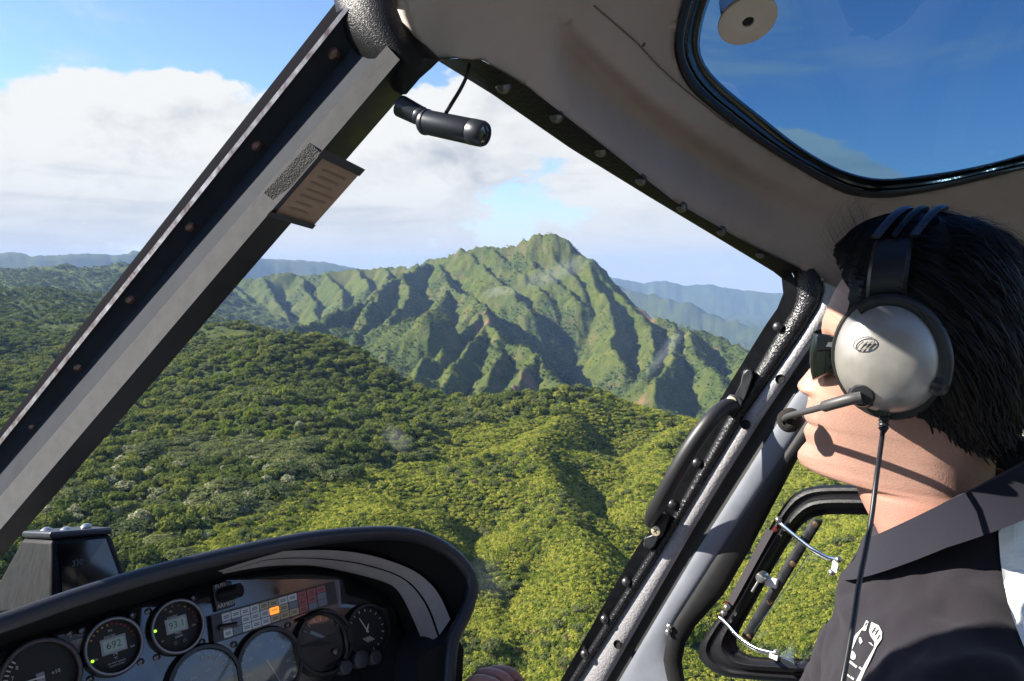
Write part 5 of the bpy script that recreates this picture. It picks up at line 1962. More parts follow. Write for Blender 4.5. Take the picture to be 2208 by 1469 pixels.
def quad(u, v):
    a = (q_tl[0] + (q_tr[0] - q_tl[0]) * u, q_tl[1] + (q_tr[1] - q_tl[1]) * u)
    b = (q_bl[0] + (q_br[0] - q_bl[0]) * u, q_bl[1] + (q_br[1] - q_bl[1]) * u)
    return a[0] + (b[0] - a[0]) * v, a[1] + (b[1] - a[1]) * v


def qcell(u0, u1, v0, v1, off, th, name, mt, parent):
    cs = [PN(off)(*quad(u, v)) for u, v in ((u0, v0), (u1, v0), (u1, v1), (u0, v1))]
    bk = [p - pn_n * th for p in cs]
    return Geo().add(cs + bk, [(0, 1, 2, 3), (7, 6, 5, 4), (0, 4, 5, 1), (1, 5, 6, 2), (2, 6, 7, 3), (3, 7, 4, 0)]).build(name, mt, parent, smooth=False)


ws_ = qcell(0, 1, 0, 1, .008, .009, 'warning_strip', mat('strip_body', (0.02, 0.02, 0.024), rough=.35), PANEL)
C_WH = mat('cell_white', (0.60, 0.66, 0.70), rough=.3)
C_AM = mat('cell_amber', (0.46, 0.40, 0.26), rough=.3)
C_RD = mat('cell_red', (0.36, 0.10, 0.11), rough=.3)
C_DK = mat('cell_dark', (0.16, 0.20, 0.26), rough=.3)
C_OR = mat('cell_lit', (0.8, 0.3, 0.05), rough=.4, emit=(1.0, 0.26, 0.03), estr=0.5)
rowsC = ['WWWWAAWWRRR', 'WDWWWOADRRD', 'WDWWWAAARDD']
for rI in range(3):
    for k in range(11):
        u0 = .085 + k * .0765
        mtc = {'W': C_WH, 'A': C_AM, 'R': C_RD, 'D': C_DK, 'O': C_OR}[rowsC[rI][k]]
        v0, v1 = .06 + rI * .30, .06 + rI * .30 + .275
        qcell(u0, u0 + .070, v0, v1, .0095, .002, 'warning_light', mtc, ws_)
        if rowsC[rI][k] in 'WAR' or rowsC[rI][k] == 'O':
            for vv in ((.35, .45), (.58, .68)):
                if rowsC[rI][k] == 'O' and vv[0] > .5:
                    continue
                qcell(u0 + .014, u0 + .056, v0 + (v1 - v0) * vv[0], v0 + (v1 - v0) * vv[1], .0098, .0004, 'caption_line', SEGK, ws_)
c = PN(.010)(*quad(.055, .5))
Geo().cyl(c, c + pn_n * .006 + p_x * .018 - p_y * .002, .0030, .0024, n=12).build('toggle', BEZK, ws_)
# fuel shut-off panel with amber lamp
fp = PN(.006)
Geo().add([fp(457, 1263), fp(498, 1252), fp(507, 1306), fp(467, 1320)] + [PN(-.002)(457, 1263), PN(-.002)(498, 1252), PN(-.002)(507, 1306), PN(-.002)(467, 1320)], [(0, 1, 2, 3), (7, 6, 5, 4), (0, 4, 5, 1), (1, 5, 6, 2), (2, 6, 7, 3), (3, 7, 4, 0)]).build('switch_plate', mat('strip_body', (0, 0, 0)), PANEL, bevel=.001)
c = PN(.006)(480, 1283)
Geo().cyl(c, c + pn_n * .020 + p_x * .012, .0085, .0080, n=18).build('switch_knob', BEZK, PANEL)
c = PN(.012)(503, 1279)
lp = Geo().lathe(c, pn_n, [(-.01, .0072), (.003, .0072), (.004, .0060), (.002, .0056)], n=20, caps=False).build('lamp_ring', BEZ, PANEL)
Geo().lathe(c, pn_n, [(-.002, .0054), (.002, .0054), (.0045, .003), (.005, 0)], n=18).build('amber_lamp', mat('amber_lamp', (0.7, 0.2, 0.04), rough=.15, emit=(1.0, 0.24, 0.04), estr=0.35), lp)
text_mesh('lettering', 'FUEL', PN(.0066)(476, 1263), p_x, p_y, .0062, DIALW, PANEL)
text_mesh('lettering', 'ARMED', PN(.0066)(487, 1304), p_x, p_y, .0062, DIALW, PANEL)
# placard scraps on the panel
Geo().box(PN(.0012)(167, 1402), p_x * .0085, p_y * .0105, pn_n * .0006).build('worn_placard', mat('worn_white', (0.30, 0.29, 0.29), rough=.7, var=.4, vscale=200), PANEL)

# ------------------------------------------------------------------ compass box on the dash
CB = empty('compass_housing', P(110, 1320, .95), 'black box-shaped compass housing on the dash at the foot of the windscreen post', 'compass')
bot = [P(-45, 1330, 1.00), P(112, 1318, .90), P(282, 1272, 1.00), P(130, 1280, 1.16)]
top = [P(50, 1160, 1.00), P(110, 1163, .93), P(240, 1152, 1.00), P(185, 1147, 1.12)]
v_ = bot + top
f_ = [(0, 1, 2, 3), (7, 6, 5, 4), (0, 4, 5, 1), (1, 5, 6, 2), (2, 6, 7, 3), (3, 7, 4, 0)]
Geo().add(v_, f_).build('body', mat('scuffed_black', (0.013, 0.014, 0.017), rough=.6, spec=.12, var=.5, vscale=30, stretch=(6, 6, 1)), CB, bevel=.006, seg=3)
cen = sum(top, Vector()) / 4
lid = [p + (p - cen) * .03 for p in top]
lid2 = [p + Z * .009 for p in lid]
Geo().add(lid + lid2, f_).build('lid', mat('lid_black', (0.035, 0.038, 0.055), rough=.35, spec=.6), CB, bevel=.003, seg=3)
for (bx, by) in ((100, 1147), (142, 1146), (186, 1139)):
    c = cen.lerp(P(bx, by, .99), 1.0) + Z * .002
    Geo().lathe(c, Z, [(-.004, .0065), (.001, .0065), (.0035, .0035), (.0038, 0)], n=14).build('screw', STEEL, CB)


def cbf(u, v, off=0.002):
    a, b, c2, d2 = v_[1], v_[2], v_[6], v_[5]
    p = (a.lerp(b, u)).lerp(d2.lerp(c2, u), v)
    n = (b - a).cross(d2 - a).normalized()
    if n.dot(-a) < 0:
        n = -n
    return p + n * off


fw = [cbf(.12, .12), cbf(.90, .12), cbf(.86, .93), cbf(.10, .93)]
Geo().add(fw + [cbf(.12, .12, -.004), cbf(.90, .12, -.004), cbf(.86, .93, -.004), cbf(.10, .93, -.004)], f_).build('compass_window', mat('dark_glass', (0.004, 0.004, 0.005), rough=.06, spec=.8), CB)
gx = (v_[2] - v_[1]).normalized()
gy = (v_[5] - v_[1]).normalized()
text_mesh('compass_digits', '330', cbf(.34, .60, .0032), gx, gy, .010, mat('dim_print', (0.10, 0.12, 0.14), rough=.6), CB)

# ------------------------------------------------------------------ small camera on a bracket
LC = empty('bullet_camera', P(868, 226, PD), 'small black cylindrical camera on a jointed bracket under the roof', 'camera')
a_, b_ = P(912, 262, PD), P(1040, 289, PD - .025)
ax = (b_ - a_).normalized()
L_ = (b_ - a_).length
KC = PD / .61
BLKCAM = mat('anodised_black', (0.014, 0.018, 0.028), rough=.35, spec=.6)
Geo().lathe(a_, ax, [(h, r * KC) for h, r in ((-.001, 0), (0, .0088), (.002, .0102), (.004, .0102), (.0045, .0096), (L_ * .80, .0098), (L_ * .815, .0094), (L_ * .83, .0100), (L_, .0098), (L_ + .002, .0088), (L_ + .002, .007))], n=28, caps=False).build('barrel', BLKCAM, LC)
Geo().lathe(a_ + ax * (L_ - .002), ax, [(0, .0086 * KC), (.003, .0082 * KC), (.004, .005 * KC), (.0042, 0)], n=24).build('lens', mat('lens_glass', (0.03, 0.035, 0.03), rough=.05, spec=.9), LC)
Geo().cyl(P(862, 228, PD + .005), P(905, 250, PD), .0088 * KC, .0078 * KC, n=18).build('ball_mount', BLKCAM, LC, bevel=.001)
Geo().lathe(P(900, 249, PD), ax, [(-.006, .0036), (.0, .0064), (.005, .0068), (.008, .005)], n=18).build('swivel', BLKCAM, LC)
Geo().tube([P(x, y, d) for x, y, d in catmull([(962, 243, PD - .015), (975, 222, PD - .005), (992, 194, PD + .01), (1006, 165, PD + .035), (1012, 140, PD + .055)], 5)], .0014, n=8).build('cable', BLK_R, LC)

# ------------------------------------------------------------------ placard card on the post
PC = empty('checklist_placard', P(640, 420, .76), 'tan printed placard in a black holder clipped to the windscreen post', 'placard')


def pq(u, v, off=0.0):
    t = [(697, 326), (783, 369), (672, 494), (576, 467)]
    x = (t[0][0] * (1 - u) + t[1][0] * u) * (1 - v) + (t[3][0] * (1 - u) + t[2][0] * u) * v
    y = (t[0][1] * (1 - u) + t[1][1] * u) * (1 - v) + (t[3][1] * (1 - u) + t[2][1] * u) * v
    return P(x, y, PD + .012 + .022 * v + .02 * u - off)


def pcell(u0, u1, v0, v1, o0, o1, name, mt, bev=0.0):
    a = [pq(u, v, o0) for u, v in ((u0, v0), (u1, v0), (u1, v1), (u0, v1))]
    b = [pq(u, v, o1) for u, v in ((u0, v0), (u1, v0), (u1, v1), (u0, v1))]
    return Geo().add(a + b, f_).build(name, mt, PC, bevel=bev)


pcell(0, .985, 0, 1, .0, .002, 'card', mat('tan_card', (0.36, 0.24, 0.165), rough=.7, var=.10, vscale=40))
pcell(-.01, .10, 0.02, 1, .0021, .0032, 'holder_rail', BLK_S)
pcell(-.03, -.008, 0, 1, .001, .005, 'metal_edge', STEEL)
pcell(0.0, 1.02, -.03, .085, .0021, .006, 'holder_rail', BLK_S)
pcell(0.0, 1.02, .93, 1.0, .0021, .006, 'holder_rail', BLK_S)
INK = mat('faded_print', (0.255, 0.175, 0.130), rough=.7)
rnd = random.Random(3)
for k in range(7):
    v0 = .20 + k * .10
    u1 = .9 - .25 * rnd.random()
    pcell(.26 + .06 * rnd.random(), u1, v0, v0 + .022, .0021, .0034, 'print_line', INK)
# hook-and-loop pad
hp_ = [P(x, y, d) for x, y, d in ((668, 308, PD + .022), (693, 332, PD + .022), (600, 441, PD + .042), (569, 416, PD + .042))]
Geo().add(hp_ + [p * 0.985 for p in hp_], f_).build('hook_pad', mat('hook_pad', (0.018, 0.018, 0.019), rough=.7, var=.9, vscale=900, vcol=(0.13, 0.13, 0.125), bump=.8, bscale=900, bdist=.0012), PC)
# ------------------------------------------------------------------ the pilot
H_AZ = R(-59.0)
h_a = Vector((math.sin(H_AZ), math.cos(H_AZ), 0))                 # where the face points
h_l = Vector((math.sin(H_AZ - R(90)), math.cos(H_AZ - R(90)), 0))   # his left, towards the lens
HC = P(1975, 770, 0.76)
HS_ = plane_surf(HC, h_l, 0.0)


def au(px, py):
    p = HS_(px, py) - HC
    return p.dot(h_a), p.dot(Z)


def HP(a, l, u):
    return HC + h_a * a + h_l * l + Z * u


# y, face line, face line beside nose and lips, back of skull, half width (m), spread of the middle ridge (m)
prof = [(503, 1975, 1975, 1995, .012, .02), (510, 1928, 1928, 2050, .034, .02), (524, 1892, 1892, 2100, .049, .02), (548, 1860, 1860, 2150, .062, .02), (580, 1832, 1833, 2186, .070, .02), (620, 1805, 1807, 2206, .075, .02),
        (660, 1786, 1789, 2214, .077, .02), (688, 1775, 1779, 2217, .077, .02), (708, 1772, 1778, 2218, .077, .018), (728, 1774, 1781, 2218, .076, .012), (748, 1773, 1781, 2216, .076, .009), (768, 1763, 1780, 2213, .075, .009), (790, 1750, 1777, 2208, .074, .010),
        (812, 1732, 1772, 2200, .073, .0115), (824, 1722, 1769, 2196, .072, .013), (832, 1719, 1766, 2192, .071, .014), (840, 1722, 1763, 2188, .071, .0145), (848, 1732, 1760, 2184, .070, .014), (855, 1743, 1757, 2180, .069, .016), (866, 1742, 1755, 2174, .068, .020),
        (880, 1738, 1754, 2168, .067, .022), (892, 1734, 1753, 2164, .066, .022), (902, 1736, 1753, 2161, .065, .022), (910, 1744, 1754, 2158, .064, .022), (918, 1737, 1753, 2156, .063, .021), (929, 1733, 1752, 2154, .062, .020), (940, 1737, 1751, 2152, .061, .022),
        (950, 1740, 1749, 2151, .060, .024), (962, 1729, 1744, 2150, .059, .024), (973, 1721, 1740, 2150, .058, .024), (985, 1720, 1738, 2150, .057, .024), (997, 1727, 1742, 2150, .056, .024), (1007, 1742, 1752, 2150, .055, .024), (1015, 1764, 1770, 2150, .055, .024),
        (1021, 1790, 1794, 2151, .055, .024), (1027, 1824, 1826, 2151, .055, .02), (1036, 1845, 1845, 2152, .055, .02), (1060, 1853, 1853, 2158, .056, .02), (1090, 1868, 1868, 2168, .057, .02), (1120, 1886, 1886, 2182, .059, .02), (1150, 1902, 1902, 2196, .063, .02), (1180, 1916, 1916, 2206, .069, .02)]
prof = np.array(prof, float)
yy = np.r_[np.linspace(503, 545, 10), np.linspace(549, 690, 22), np.linspace(694, 1045, 110), np.linspace(1050, 1180, 16)]
cols = {k: np.interp(yy, prof[:, 0], prof[:, k]) for k in range(1, 6)}
NPHI = 128
phis = np.array([2 * math.pi * k / NPHI for k in range(NPHI)])
phis = phis - 0.42 * np.sin(phis)                      # denser over the face
phis = phis
body_rows, head_rows = [], []
for k, y in enumerate(yy):
    aF, u = au(cols[1][k], y)
    aF0, _ = au(cols[2][k], y)
    aB, _ = au(cols[3][k], y)
    w, sg = cols[4][k], cols[5][k]
    t = min(1.0, max(0.0, (y - 985) / 60))
    mid = au(2010 + 8 * t, y)[0]
    mid = min(max(mid, aB + 0.3 * (aF0 - aB)), aB + 0.62 * (aF0 - aB))
    row = []
    for ph in phis:
        c_, s_ = math.cos(ph), math.sin(ph)
        e_ = 0.86 if c_ > 0 else 0.92
        ca = math.copysign(abs(c_) ** e_, c_)
        l = w * math.copysign(abs(s_) ** 0.90, s_)
        if c_ > 0:
            # the jaw narrows towards the chin
            nar = 1.0 - 0.26 * max(0.0, min(1.0, (y - 800) / 160)) * c_ * (1 - t)
            l *= nar
            a = mid + (aF0 - mid) * ca + (aF - aF0) * math.exp(-(l / sg) ** 2)
            # eye sockets, cheekbones, nostril wings, mouth corner
            a -= .0075 * math.exp(-((abs(l) - .031) / .014) ** 2 - ((y - 735) / 22) ** 2)
            a += .0035 * math.exp(-((abs(l) - .045) / .015) ** 2 - ((y - 800) / 30) ** 2)
            a += .0055 * math.exp(-((abs(l) - .0125) / .0045) ** 2 - ((y - 838) / 10) ** 2)
            a -= .0045 * math.exp(-((abs(l) - .0085) / .0035) ** 2 - ((y - 851) / 4) ** 2)
            a -= .0016 * math.exp(-((abs(l) - .025) / .007) ** 2 - ((y - 911) / 10) ** 2)
            a -= .0020 * math.exp(-((abs(l) - .022) / .006) ** 2 - ((y - 870) / 22) ** 2)
        else:
            a = mid + (mid - aB) * ca
        row.append(HP(a, l, u))
    head_rows.append(row)

# torso
T_AZ = R(-66.0)
t_a = Vector((math.sin(T_AZ), math.cos(T_AZ), 0))
t_l = Vector((math.sin(T_AZ - R(90)), math.cos(T_AZ - R(90)), 0))
NB = sum(head_rows[-1], Vector()) / NPHI
TS = [(0.010, .066, .066, .072, 0.000), (-.010, .080, .072, .082, -.004), (-.026, .110, .084, .092, -.008), (-.042, .140, .100, .100, -.012), (-.060, .168, .098, .106, -.014), (-.082, .190, .104, .110, -.016), (-.110, .200, .108, .112, -.016),
      (-.150, .198, .112, .112, -.014), (-.200, .190, .112, .110, -.016), (-.260, .182, .112, .108, -.016), (-.330, .175, .110, .108, -.012), (-.410, .168, .110, .108, -.006), (-.490, .170, .122, .112, .006), (-.560, .178, .124, .120, .006), (-.600, .170, .115, .115, .006)]


def torso_rows(inset):
    rows = []
    for ti, (z, w, df, db, sh) in enumerate(TS):
        tilt = .085 * max(0.0, 1 - ti / 6.0)
        c0 = NB + Z * z + t_a * sh
        row = []
        for ph in phis:
            c_, s_ = math.cos(ph), math.sin(ph)
            ex = .9 if z > -.05 else .8
            a = (df - inset if c_ > 0 else db - inset) * math.copysign(abs(c_) ** ex, c_)
            l = (w - inset) * math.copysign(abs(s_) ** ex, s_)
            row.append(c0 + t_a * a + t_l * l + Z * (tilt * (1 - c_) / 2 - .004))
        rows.append(row)
    return rows


SKIN = bpy.data.materials.new('skin')
SKIN.use_nodes = True
_nt = SKIN.node_tree
_b = _nt.nodes['Principled BSDF']
_b.inputs['Roughness'].default_value = 0.48
_b.inputs['Specular IOR Level'].default_value = 0.45
_b.inputs['Subsurface Weight'].default_value = 0.25
_b.inputs['Subsurface Radius'].default_value = (0.010, 0.004, 0.002)
_b.inputs['Subsurface Scale'].default_value = 0.8
_tc = _nt.nodes.new('ShaderNodeTexCoord')


def _nz(s, d=4):
    n = _nt.nodes.new('ShaderNodeTexNoise')
    n.inputs['Scale'].default_value = s
    n.inputs['Detail'].default_value = d
    _nt.links.new(_tc.outputs['Object'], n.inputs['Vector'])
    return n.outputs['Fac']


_m1 = _nt.nodes.new('ShaderNodeMix')
_m1.data_type = 'RGBA'
_m1.inputs[6].default_value = (0.50, 0.300, 0.232, 1)
_m1.inputs[7].default_value = (0.40, 0.205, 0.150, 1)
_nt.links.new(_nz(28), _m1.inputs[0])
# stubble and freckles
_mr = _nt.nodes.new('ShaderNodeMapRange')
_mr.inputs['From Min'].default_value = .58
_mr.inputs['From Max'].default_value = .75
_mr.inputs['To Max'].default_value = .5
_nt.links.new(_nz(900, 2), _mr.inputs[0])
_m2 = _nt.nodes.new('ShaderNodeMix')
_m2.data_type = 'RGBA'
_nt.links.new(_mr.outputs[0], _m2.inputs[0])
_nt.links.new(_m1.outputs[2], _m2.inputs[6])
_m2.inputs[7].default_value = (0.20, 0.10, 0.075, 1)
# beard shadow over jaw and lip, redder skin low on the neck: bands in height
_sx = _nt.nodes.new('ShaderNodeSeparateXYZ')
_nt.links.new(_tc.outputs['Object'], _sx.inputs[0])


def _zband(lo, hi, soft, top):
    a_ = _nt.nodes.new('ShaderNodeMapRange')
    a_.interpolation_type = 'SMOOTHSTEP'
    a_.inputs['From Min'].default_value, a_.inputs['From Max'].default_value = lo - soft, lo + soft
    b2_ = _nt.nodes.new('ShaderNodeMapRange')
    b2_.interpolation_type = 'SMOOTHSTEP'
    b2_.inputs['From Min'].default_value, b2_.inputs['From Max'].default_value = hi - soft, hi + soft
    b2_.inputs['To Min'].default_value, b2_.inputs['To Max'].default_value = top, 0.0
    for n in (a_, b2_):
        _nt.links.new(_sx.outputs[2], n.inputs[0])
    m_ = _nt.nodes.new('ShaderNodeMath')
    m_.operation = 'MULTIPLY'
    _nt.links.new(a_.outputs[0], m_.inputs[0])
    _nt.links.new(b2_.outputs[0], m_.inputs[1])
    return m_.outputs[0]


_zj0, _zj1 = HC.z + au(1800, 1020)[1], HC.z + au(1800, 862)[1]
_m3 = _nt.nodes.new('ShaderNodeMix')
_m3.data_type = 'RGBA'
_mm = _nt.nodes.new('ShaderNodeMath')
_mm.operation = 'MULTIPLY'
_nt.links.new(_zband(_zj0, _zj1, .012, .85), _mm.inputs[0])
_nt.links.new(_nz(420, 3), _mm.inputs[1])
_nt.links.new(_mm.outputs[0], _m3.inputs[0])
_nt.links.new(_m2.outputs[2], _m3.inputs[6])
_m3.inputs[7].default_value = (0.26, 0.165, 0.135, 1)
_m4 = _nt.nodes.new('ShaderNodeMix')
_m4.data_type = 'RGBA'
_nt.links.new(_zband(_zj0 - .30, _zj0 - .005, .02, .55), _m4.inputs[0])
_nt.links.new(_m3.outputs[2], _m4.inputs[6])
_m4.inputs[7].default_value = (0.44, 0.20, 0.155, 1)
_nt.links.new(_m4.outputs[2], _b.inputs['Base Color'])
_bp = _nt.nodes.new('ShaderNodeBump')
_bp.inputs['Strength'].default_value = .6
_bp.inputs['Distance'].default_value = .0006
_nt.links.new(_nz(700, 3), _bp.inputs['Height'])
_nt.links.new(_bp.outputs[0], _b.inputs['Normal'])

PERSON = None
g = Geo()
g.grid(head_rows + torso_rows(0.018), close_c=True, caps=True)


def limb(g, pts, rad, n=20, sub=5, **kw):
    sm = catmull([(*p, r) for p, r in zip(pts, rad)], sub)
    g.tube([Vector(q[:3]) for q in sm], [float(q[3]) for q in sm], n=n, **kw)


# arms
SL_, SR_ = NB + t_l * .165 - Z * .080 - t_a * .015, NB - t_l * .178 - Z * .085
EL = SL_ - Z * .255 + t_a * .05 + t_l * .045
WL = EL + t_a * .22 - Z * .05 - t_l * .02
WR = P(1185, 1655, .93)
ER = SR_ - Z * .27 + t_a * .10 - t_l * .03
limb(g, [SL_ + t_l * -.05, SL_, SL_.lerp(EL, .5), EL, EL.lerp(WL, .35), WL], [.036, .044, .042, .038, .041, .027])
limb(g, [SR_ + t_l * .05, SR_, SR_.lerp(ER, .5), ER, ER.lerp(WR, .35), WR], [.036, .044, .042, .038, .041, .027])


def hand(g, w, d, up, side):
    """palm and five fingers closing on a grip; d along the forearm, up away from the back of the hand, side towards the thumb"""
    d = d.normalized()
    side = (side - d * side.dot(d)).normalized()
    up = d.cross(side).normalized() if d.cross(side).dot(up) > 0 else -d.cross(side).normalized()
    palm = [w - d * .01, w + d * .025, w + d * .06, w + d * .088]
    g.tube(palm, [.026, .036, .040, .036], n=16, flat=(1.0, .48), up=up)
    for k, (off, ln) in enumerate(((.028, .078), (.010, .086), (-.009, .080), (-.027, .064))):
        b = w + d * .082 + side * off
        pts_ = [b, b + d * ln * .42 + up * .004, b + d * ln * .62 - up * .022, b + d * ln * .42 - up * .046, b + d * ln * .12 - up * .050]
        sm = catmull([tuple(p) for p in pts_], 4)
        g.tube([Vector(p) for p in sm], [.0095 - .0025 * i / len(sm) for i in range(len(sm))], n=10)
    b = w + d * .028 + side * .030 - up * .006
    pts_ = [b, b + side * .022 + d * .022 - up * .012, b + side * .020 + d * .044 - up * .030, b + side * .004 + d * .058 - up * .042]
    sm = catmull([tuple(p) for p in pts_], 4)
    g.tube([Vector(p) for p in sm], [.0115 - .003 * i / len(sm) for i in range(len(sm))], n=10)


hand(g, WR, (P(1120, 1550, .93) - WR), Z, t_l)
hand(g, WL, t_a - Z * .2, t_l, Z)
PERSON = g.build('person', SKIN)
tag(PERSON, 'man in a dark polo shirt and sunglasses flying the helicopter, seen in profile', 'person')

# ---- shirt
CLOTH = mat('navy_grey_knit', (0.018, 0.016, 0.021), rough=.9, spec=.15, sheen=.15, var=.14, vscale=900, bump=.5, bscale=1400, bdist=.0006)
CLOTHW = mat('white_knit', (0.74, 0.78, 0.76), rough=.9, spec=.2, sheen=.3, bump=.2, bscale=900, bdist=.0006)
rows = torso_rows(0.0)
fine = []
for i in range(len(rows) - 1):
    for q in range(5):
        t = q / 5
        fine.append([rows[i][k].lerp(rows[i + 1][k], t) for k in range(NPHI)])
fine.append(rows[-1])
ctr = [sum(r, Vector()) / NPHI for r in fine]
for i, r in enumerate(fine):
    for k in range(NPHI):
        p = r[k]
        nrm = (p - ctr[i]).normalized()
        w_ = math.sin(p.z * 42 + 9 * math.sin(p.x * 14) + 5 * p.y * 6) * .0022 + math.sin(p.x * 70 + p.z * 55 + 6 * math.sin(p.y * 22)) * .0012
        r[k] = p + nrm * w_ * min(1, i / 8)
gd = Geo()
gd.grid(fine, close_c=True, caps=True)
limb(gd, [SR_ + t_l * .06, SR_, SR_.lerp(ER, .45), SR_.lerp(ER, .8)], [.060, .064, .062, .060])
limb(gd, [SL_ - t_l * .05 - Z * .010, SL_, SL_.lerp(EL, .45), SL_.lerp(EL, .85)], [.052, .060, .060, .060])
shirt = gd.build('shirt', CLOTH, PERSON)
rm = shirt.modifiers.new('one_cloth', 'REMESH')
rm.mode = 'VOXEL'
rm.voxel_size = .006
rm.use_smooth_shade = True
sm_ = shirt.modifiers.new('drape', 'SMOOTH')
sm_.factor = .6
sm_.iterations = 26

tx_ = bpy.data.textures.new('cloth_folds', 'CLOUDS')
tx_.noise_scale = .055
tx_.noise_depth = 2
dm = shirt.modifiers.new('folds', 'DISPLACE')
dm.texture = tx_
dm.texture_coords = 'LOCAL'
dm.strength = .022
dm.mid_level = .5

# collar: stand and folded leaf round the neck
zf = au(1905, 1168)[1]
zb = au(2215, 925)[1]
axc = HC + h_a * au(2045, 1100)[0]
crow = []
NCOL = 72
for k in range(NCOL):
    ph = R(16) + (2 * math.pi - R(32)) * k / (NCOL - 1)
    c_, s_ = math.cos(ph), math.sin(ph)
    blend = (1 - c_) / 2
    zt = zf + (zb - zf) * blend ** 0.85
    shift = h_a * (.000 * (1 - blend) - .004 * blend)
    e1 = h_a * (c_ * (.070 if c_ > 0 else .080)) + h_l * (s_ * .070)
    e2 = h_a * (c_ * (.082 if c_ > 0 else .094)) + h_l * (s_ * .086)
    dz = .036 + .006 * max(0, c_)
    top_ = Vector((axc.x, axc.y, HC.z + zt)) + shift + e1
    ins_ = top_ - Z * .03 - e1 * .10
    fold = top_ + e1.normalized() * .006 + Z * .001
    out1 = Vector((axc.x, axc.y, HC.z + zt - dz * .5)) + shift + e1 * .55 + e2 * .52
    out2 = Vector((axc.x, axc.y, HC.z + zt - dz)) + shift + e2 * 1.13
    crow.append([ins_, top_, fold, out1, out2, out2 - e2.normalized() * .003, out1 - e2.normalized() * .004])
Geo().grid(crow, close_c=True, caps=True).build('collar', mat('navy_collar', (0.014, 0.014, 0.022), rough=.9, spec=.15, sheen=.15, bump=.4, bscale=1200, bdist=.0006), shirt)

# ---- emblem printed on the chest: projected on the cloth
bpy.context.view_layer.update()
dg_ = bpy.context.evaluated_depsgraph_get()
BV = BVHTree.FromObject(shirt, dg_)


def on_shirt(px, py, off=.0022):
    v = ray(px, py).normalized()
    hit = BV.ray_cast(Vector((0, 0, 0)), v, 3.0)
    if hit[0] is None:
        return P(px, py, .70)
    return hit[0] - v * off


def decal(name, poly, mt, off=.0022, step=7):
    vs = [Vector((float(a), float(b))) for a, b in poly]
    k = len(vs)
    arr = np.array(poly)
    extra = [Vector((float(a), float(b))) for a in np.arange(arr[:, 0].min(), arr[:, 0].max(), step) for b in np.arange(arr[:, 1].min(), arr[:, 1].max(), step)]
    V, E, F_, *_ = delaunay_2d_cdt(vs + extra, [(i, (i + 1) % k) for i in range(k)], [list(range(k))], 1, 1e-4)

    def ins(p):
        c = False
        for i in range(k):
            x1, y1 = poly[i]
            x2, y2 = poly[(i + 1) % k]
            if (y1 > p[1]) != (y2 > p[1]) and p[0] < (x2 - x1) * (p[1] - y1) / (y2 - y1) + x1:
                c = not c
        return c
    P3 = [on_shirt(v.x, v.y, off) for v in V]
    fs = [f for f in F_ if ins(sum((V[i] for i in f), Vector((0, 0))) / len(f)) and max(P3[i].length for i in f) - min(P3[i].length for i in f) < .03]
    me = bpy.data.meshes.new(name)
    me.from_pydata([tuple(p) for p in P3], [], fs)
    return link_mesh(name, me, mt, shirt)


decal('white_sleeve', [(2150, 1086), (2150, 1093), (2153, 1150), (2157, 1206), (2164, 1255), (2174, 1302), (2190, 1350), (2208, 1395), (2226, 1430), (2226, 1080), (2190, 1076)], CLOTHW, off=.0035, step=9)
PRW = mat('white_print', (0.32, 0.345, 0.335), rough=.8)
decal('emblem', [(1868, 1337), (1873, 1341), (1867, 1361), (1858, 1359), (1848, 1376), (1838, 1400), (1831, 1406), (1827, 1402), (1834, 1385), (1845, 1368), (1861, 1352)], PRW)
decal('emblem', [(1879, 1341), (1895, 1349), (1902, 1363), (1901, 1378), (1890, 1394), (1872, 1433), (1855, 1472), (1844, 1472), (1865, 1430), (1884, 1398), (1886, 1385), (1876, 1370), (1874, 1360)], PRW)
decal('emblem', [(1838 + 7.5 * math.cos(t) * .8 + 4 * math.sin(t), 1413 + 9.5 * math.sin(t) - 3 * math.cos(t)) for t in np.linspace(0, 6.28, 15)[:-1]], PRW)
decal('emblem', [(1824, 1424), (1828, 1420), (1849, 1437), (1846, 1441)], PRW)
decal('emblem', [(1851, 1440), (1854, 1437), (1864, 1446), (1861, 1450)], PRW)
decal('emblem', [(1819, 1452), (1821, 1449), (1842, 1463), (1840, 1467)], PRW)
decal('emblem', [(1852, 1375), (1856, 1374), (1860, 1384), (1855, 1390), (1852, 1384)], PRW)
decal('emblem', [(1872, 1385), (1878, 1386), (1884, 1394), (1880, 1392)], PRW)
for ch, (tx, ty) in (('S', (1867.5, 1346)), ('H', (1887, 1361)), ('I', (1894, 1374))):
    for poly in {'H': [[(-5, -7), (-3, -7), (-3, 7), (-5, 7)], [(3, -7), (5, -7), (5, 7), (3, 7)], [(-3, -1), (3, -1), (3, 1), (-3, 1)]], 'I': [[(-1, -6), (1, -6), (1, 6), (-1, 6)]], 'S': [[(-1, -4), (1, -4), (1, 4), (-1, 4)]]}[ch]:
        ca, sa = math.cos(R(32)), math.sin(R(32))
        decal('emblem_letter', [(tx + x * ca - y * sa, ty + x * sa + y * ca) for x, y in poly], CLOTH, off=.0030, step=30)

# ---- hair: a shell grown from the scalp and thousands of strands
HAIRM = bpy.data.materials.new('black_hair')
HAIRM.use_nodes = True
hb_ = HAIRM.node_tree.nodes['Principled BSDF']
hb_.inputs['Base Color'].default_value = (0.010, 0.008, 0.0075, 1)
hb_.inputs['Roughness'].default_value = .42
hb_.inputs['Specular IOR Level'].default_value = .22
hl = [(1826, 500), (1830, 575), (1846, 600), (1870, 640), (1872, 700), (1885, 780), (1900, 815), (1925, 830), (1960, 845), (1990, 862), (2030, 885), (2060, 910), (2100, 932), (2150, 955), (2260, 962)]
hl_x, hl_y = np.array([q[0] for q in hl], float), np.array([q[1] for q in hl], float)


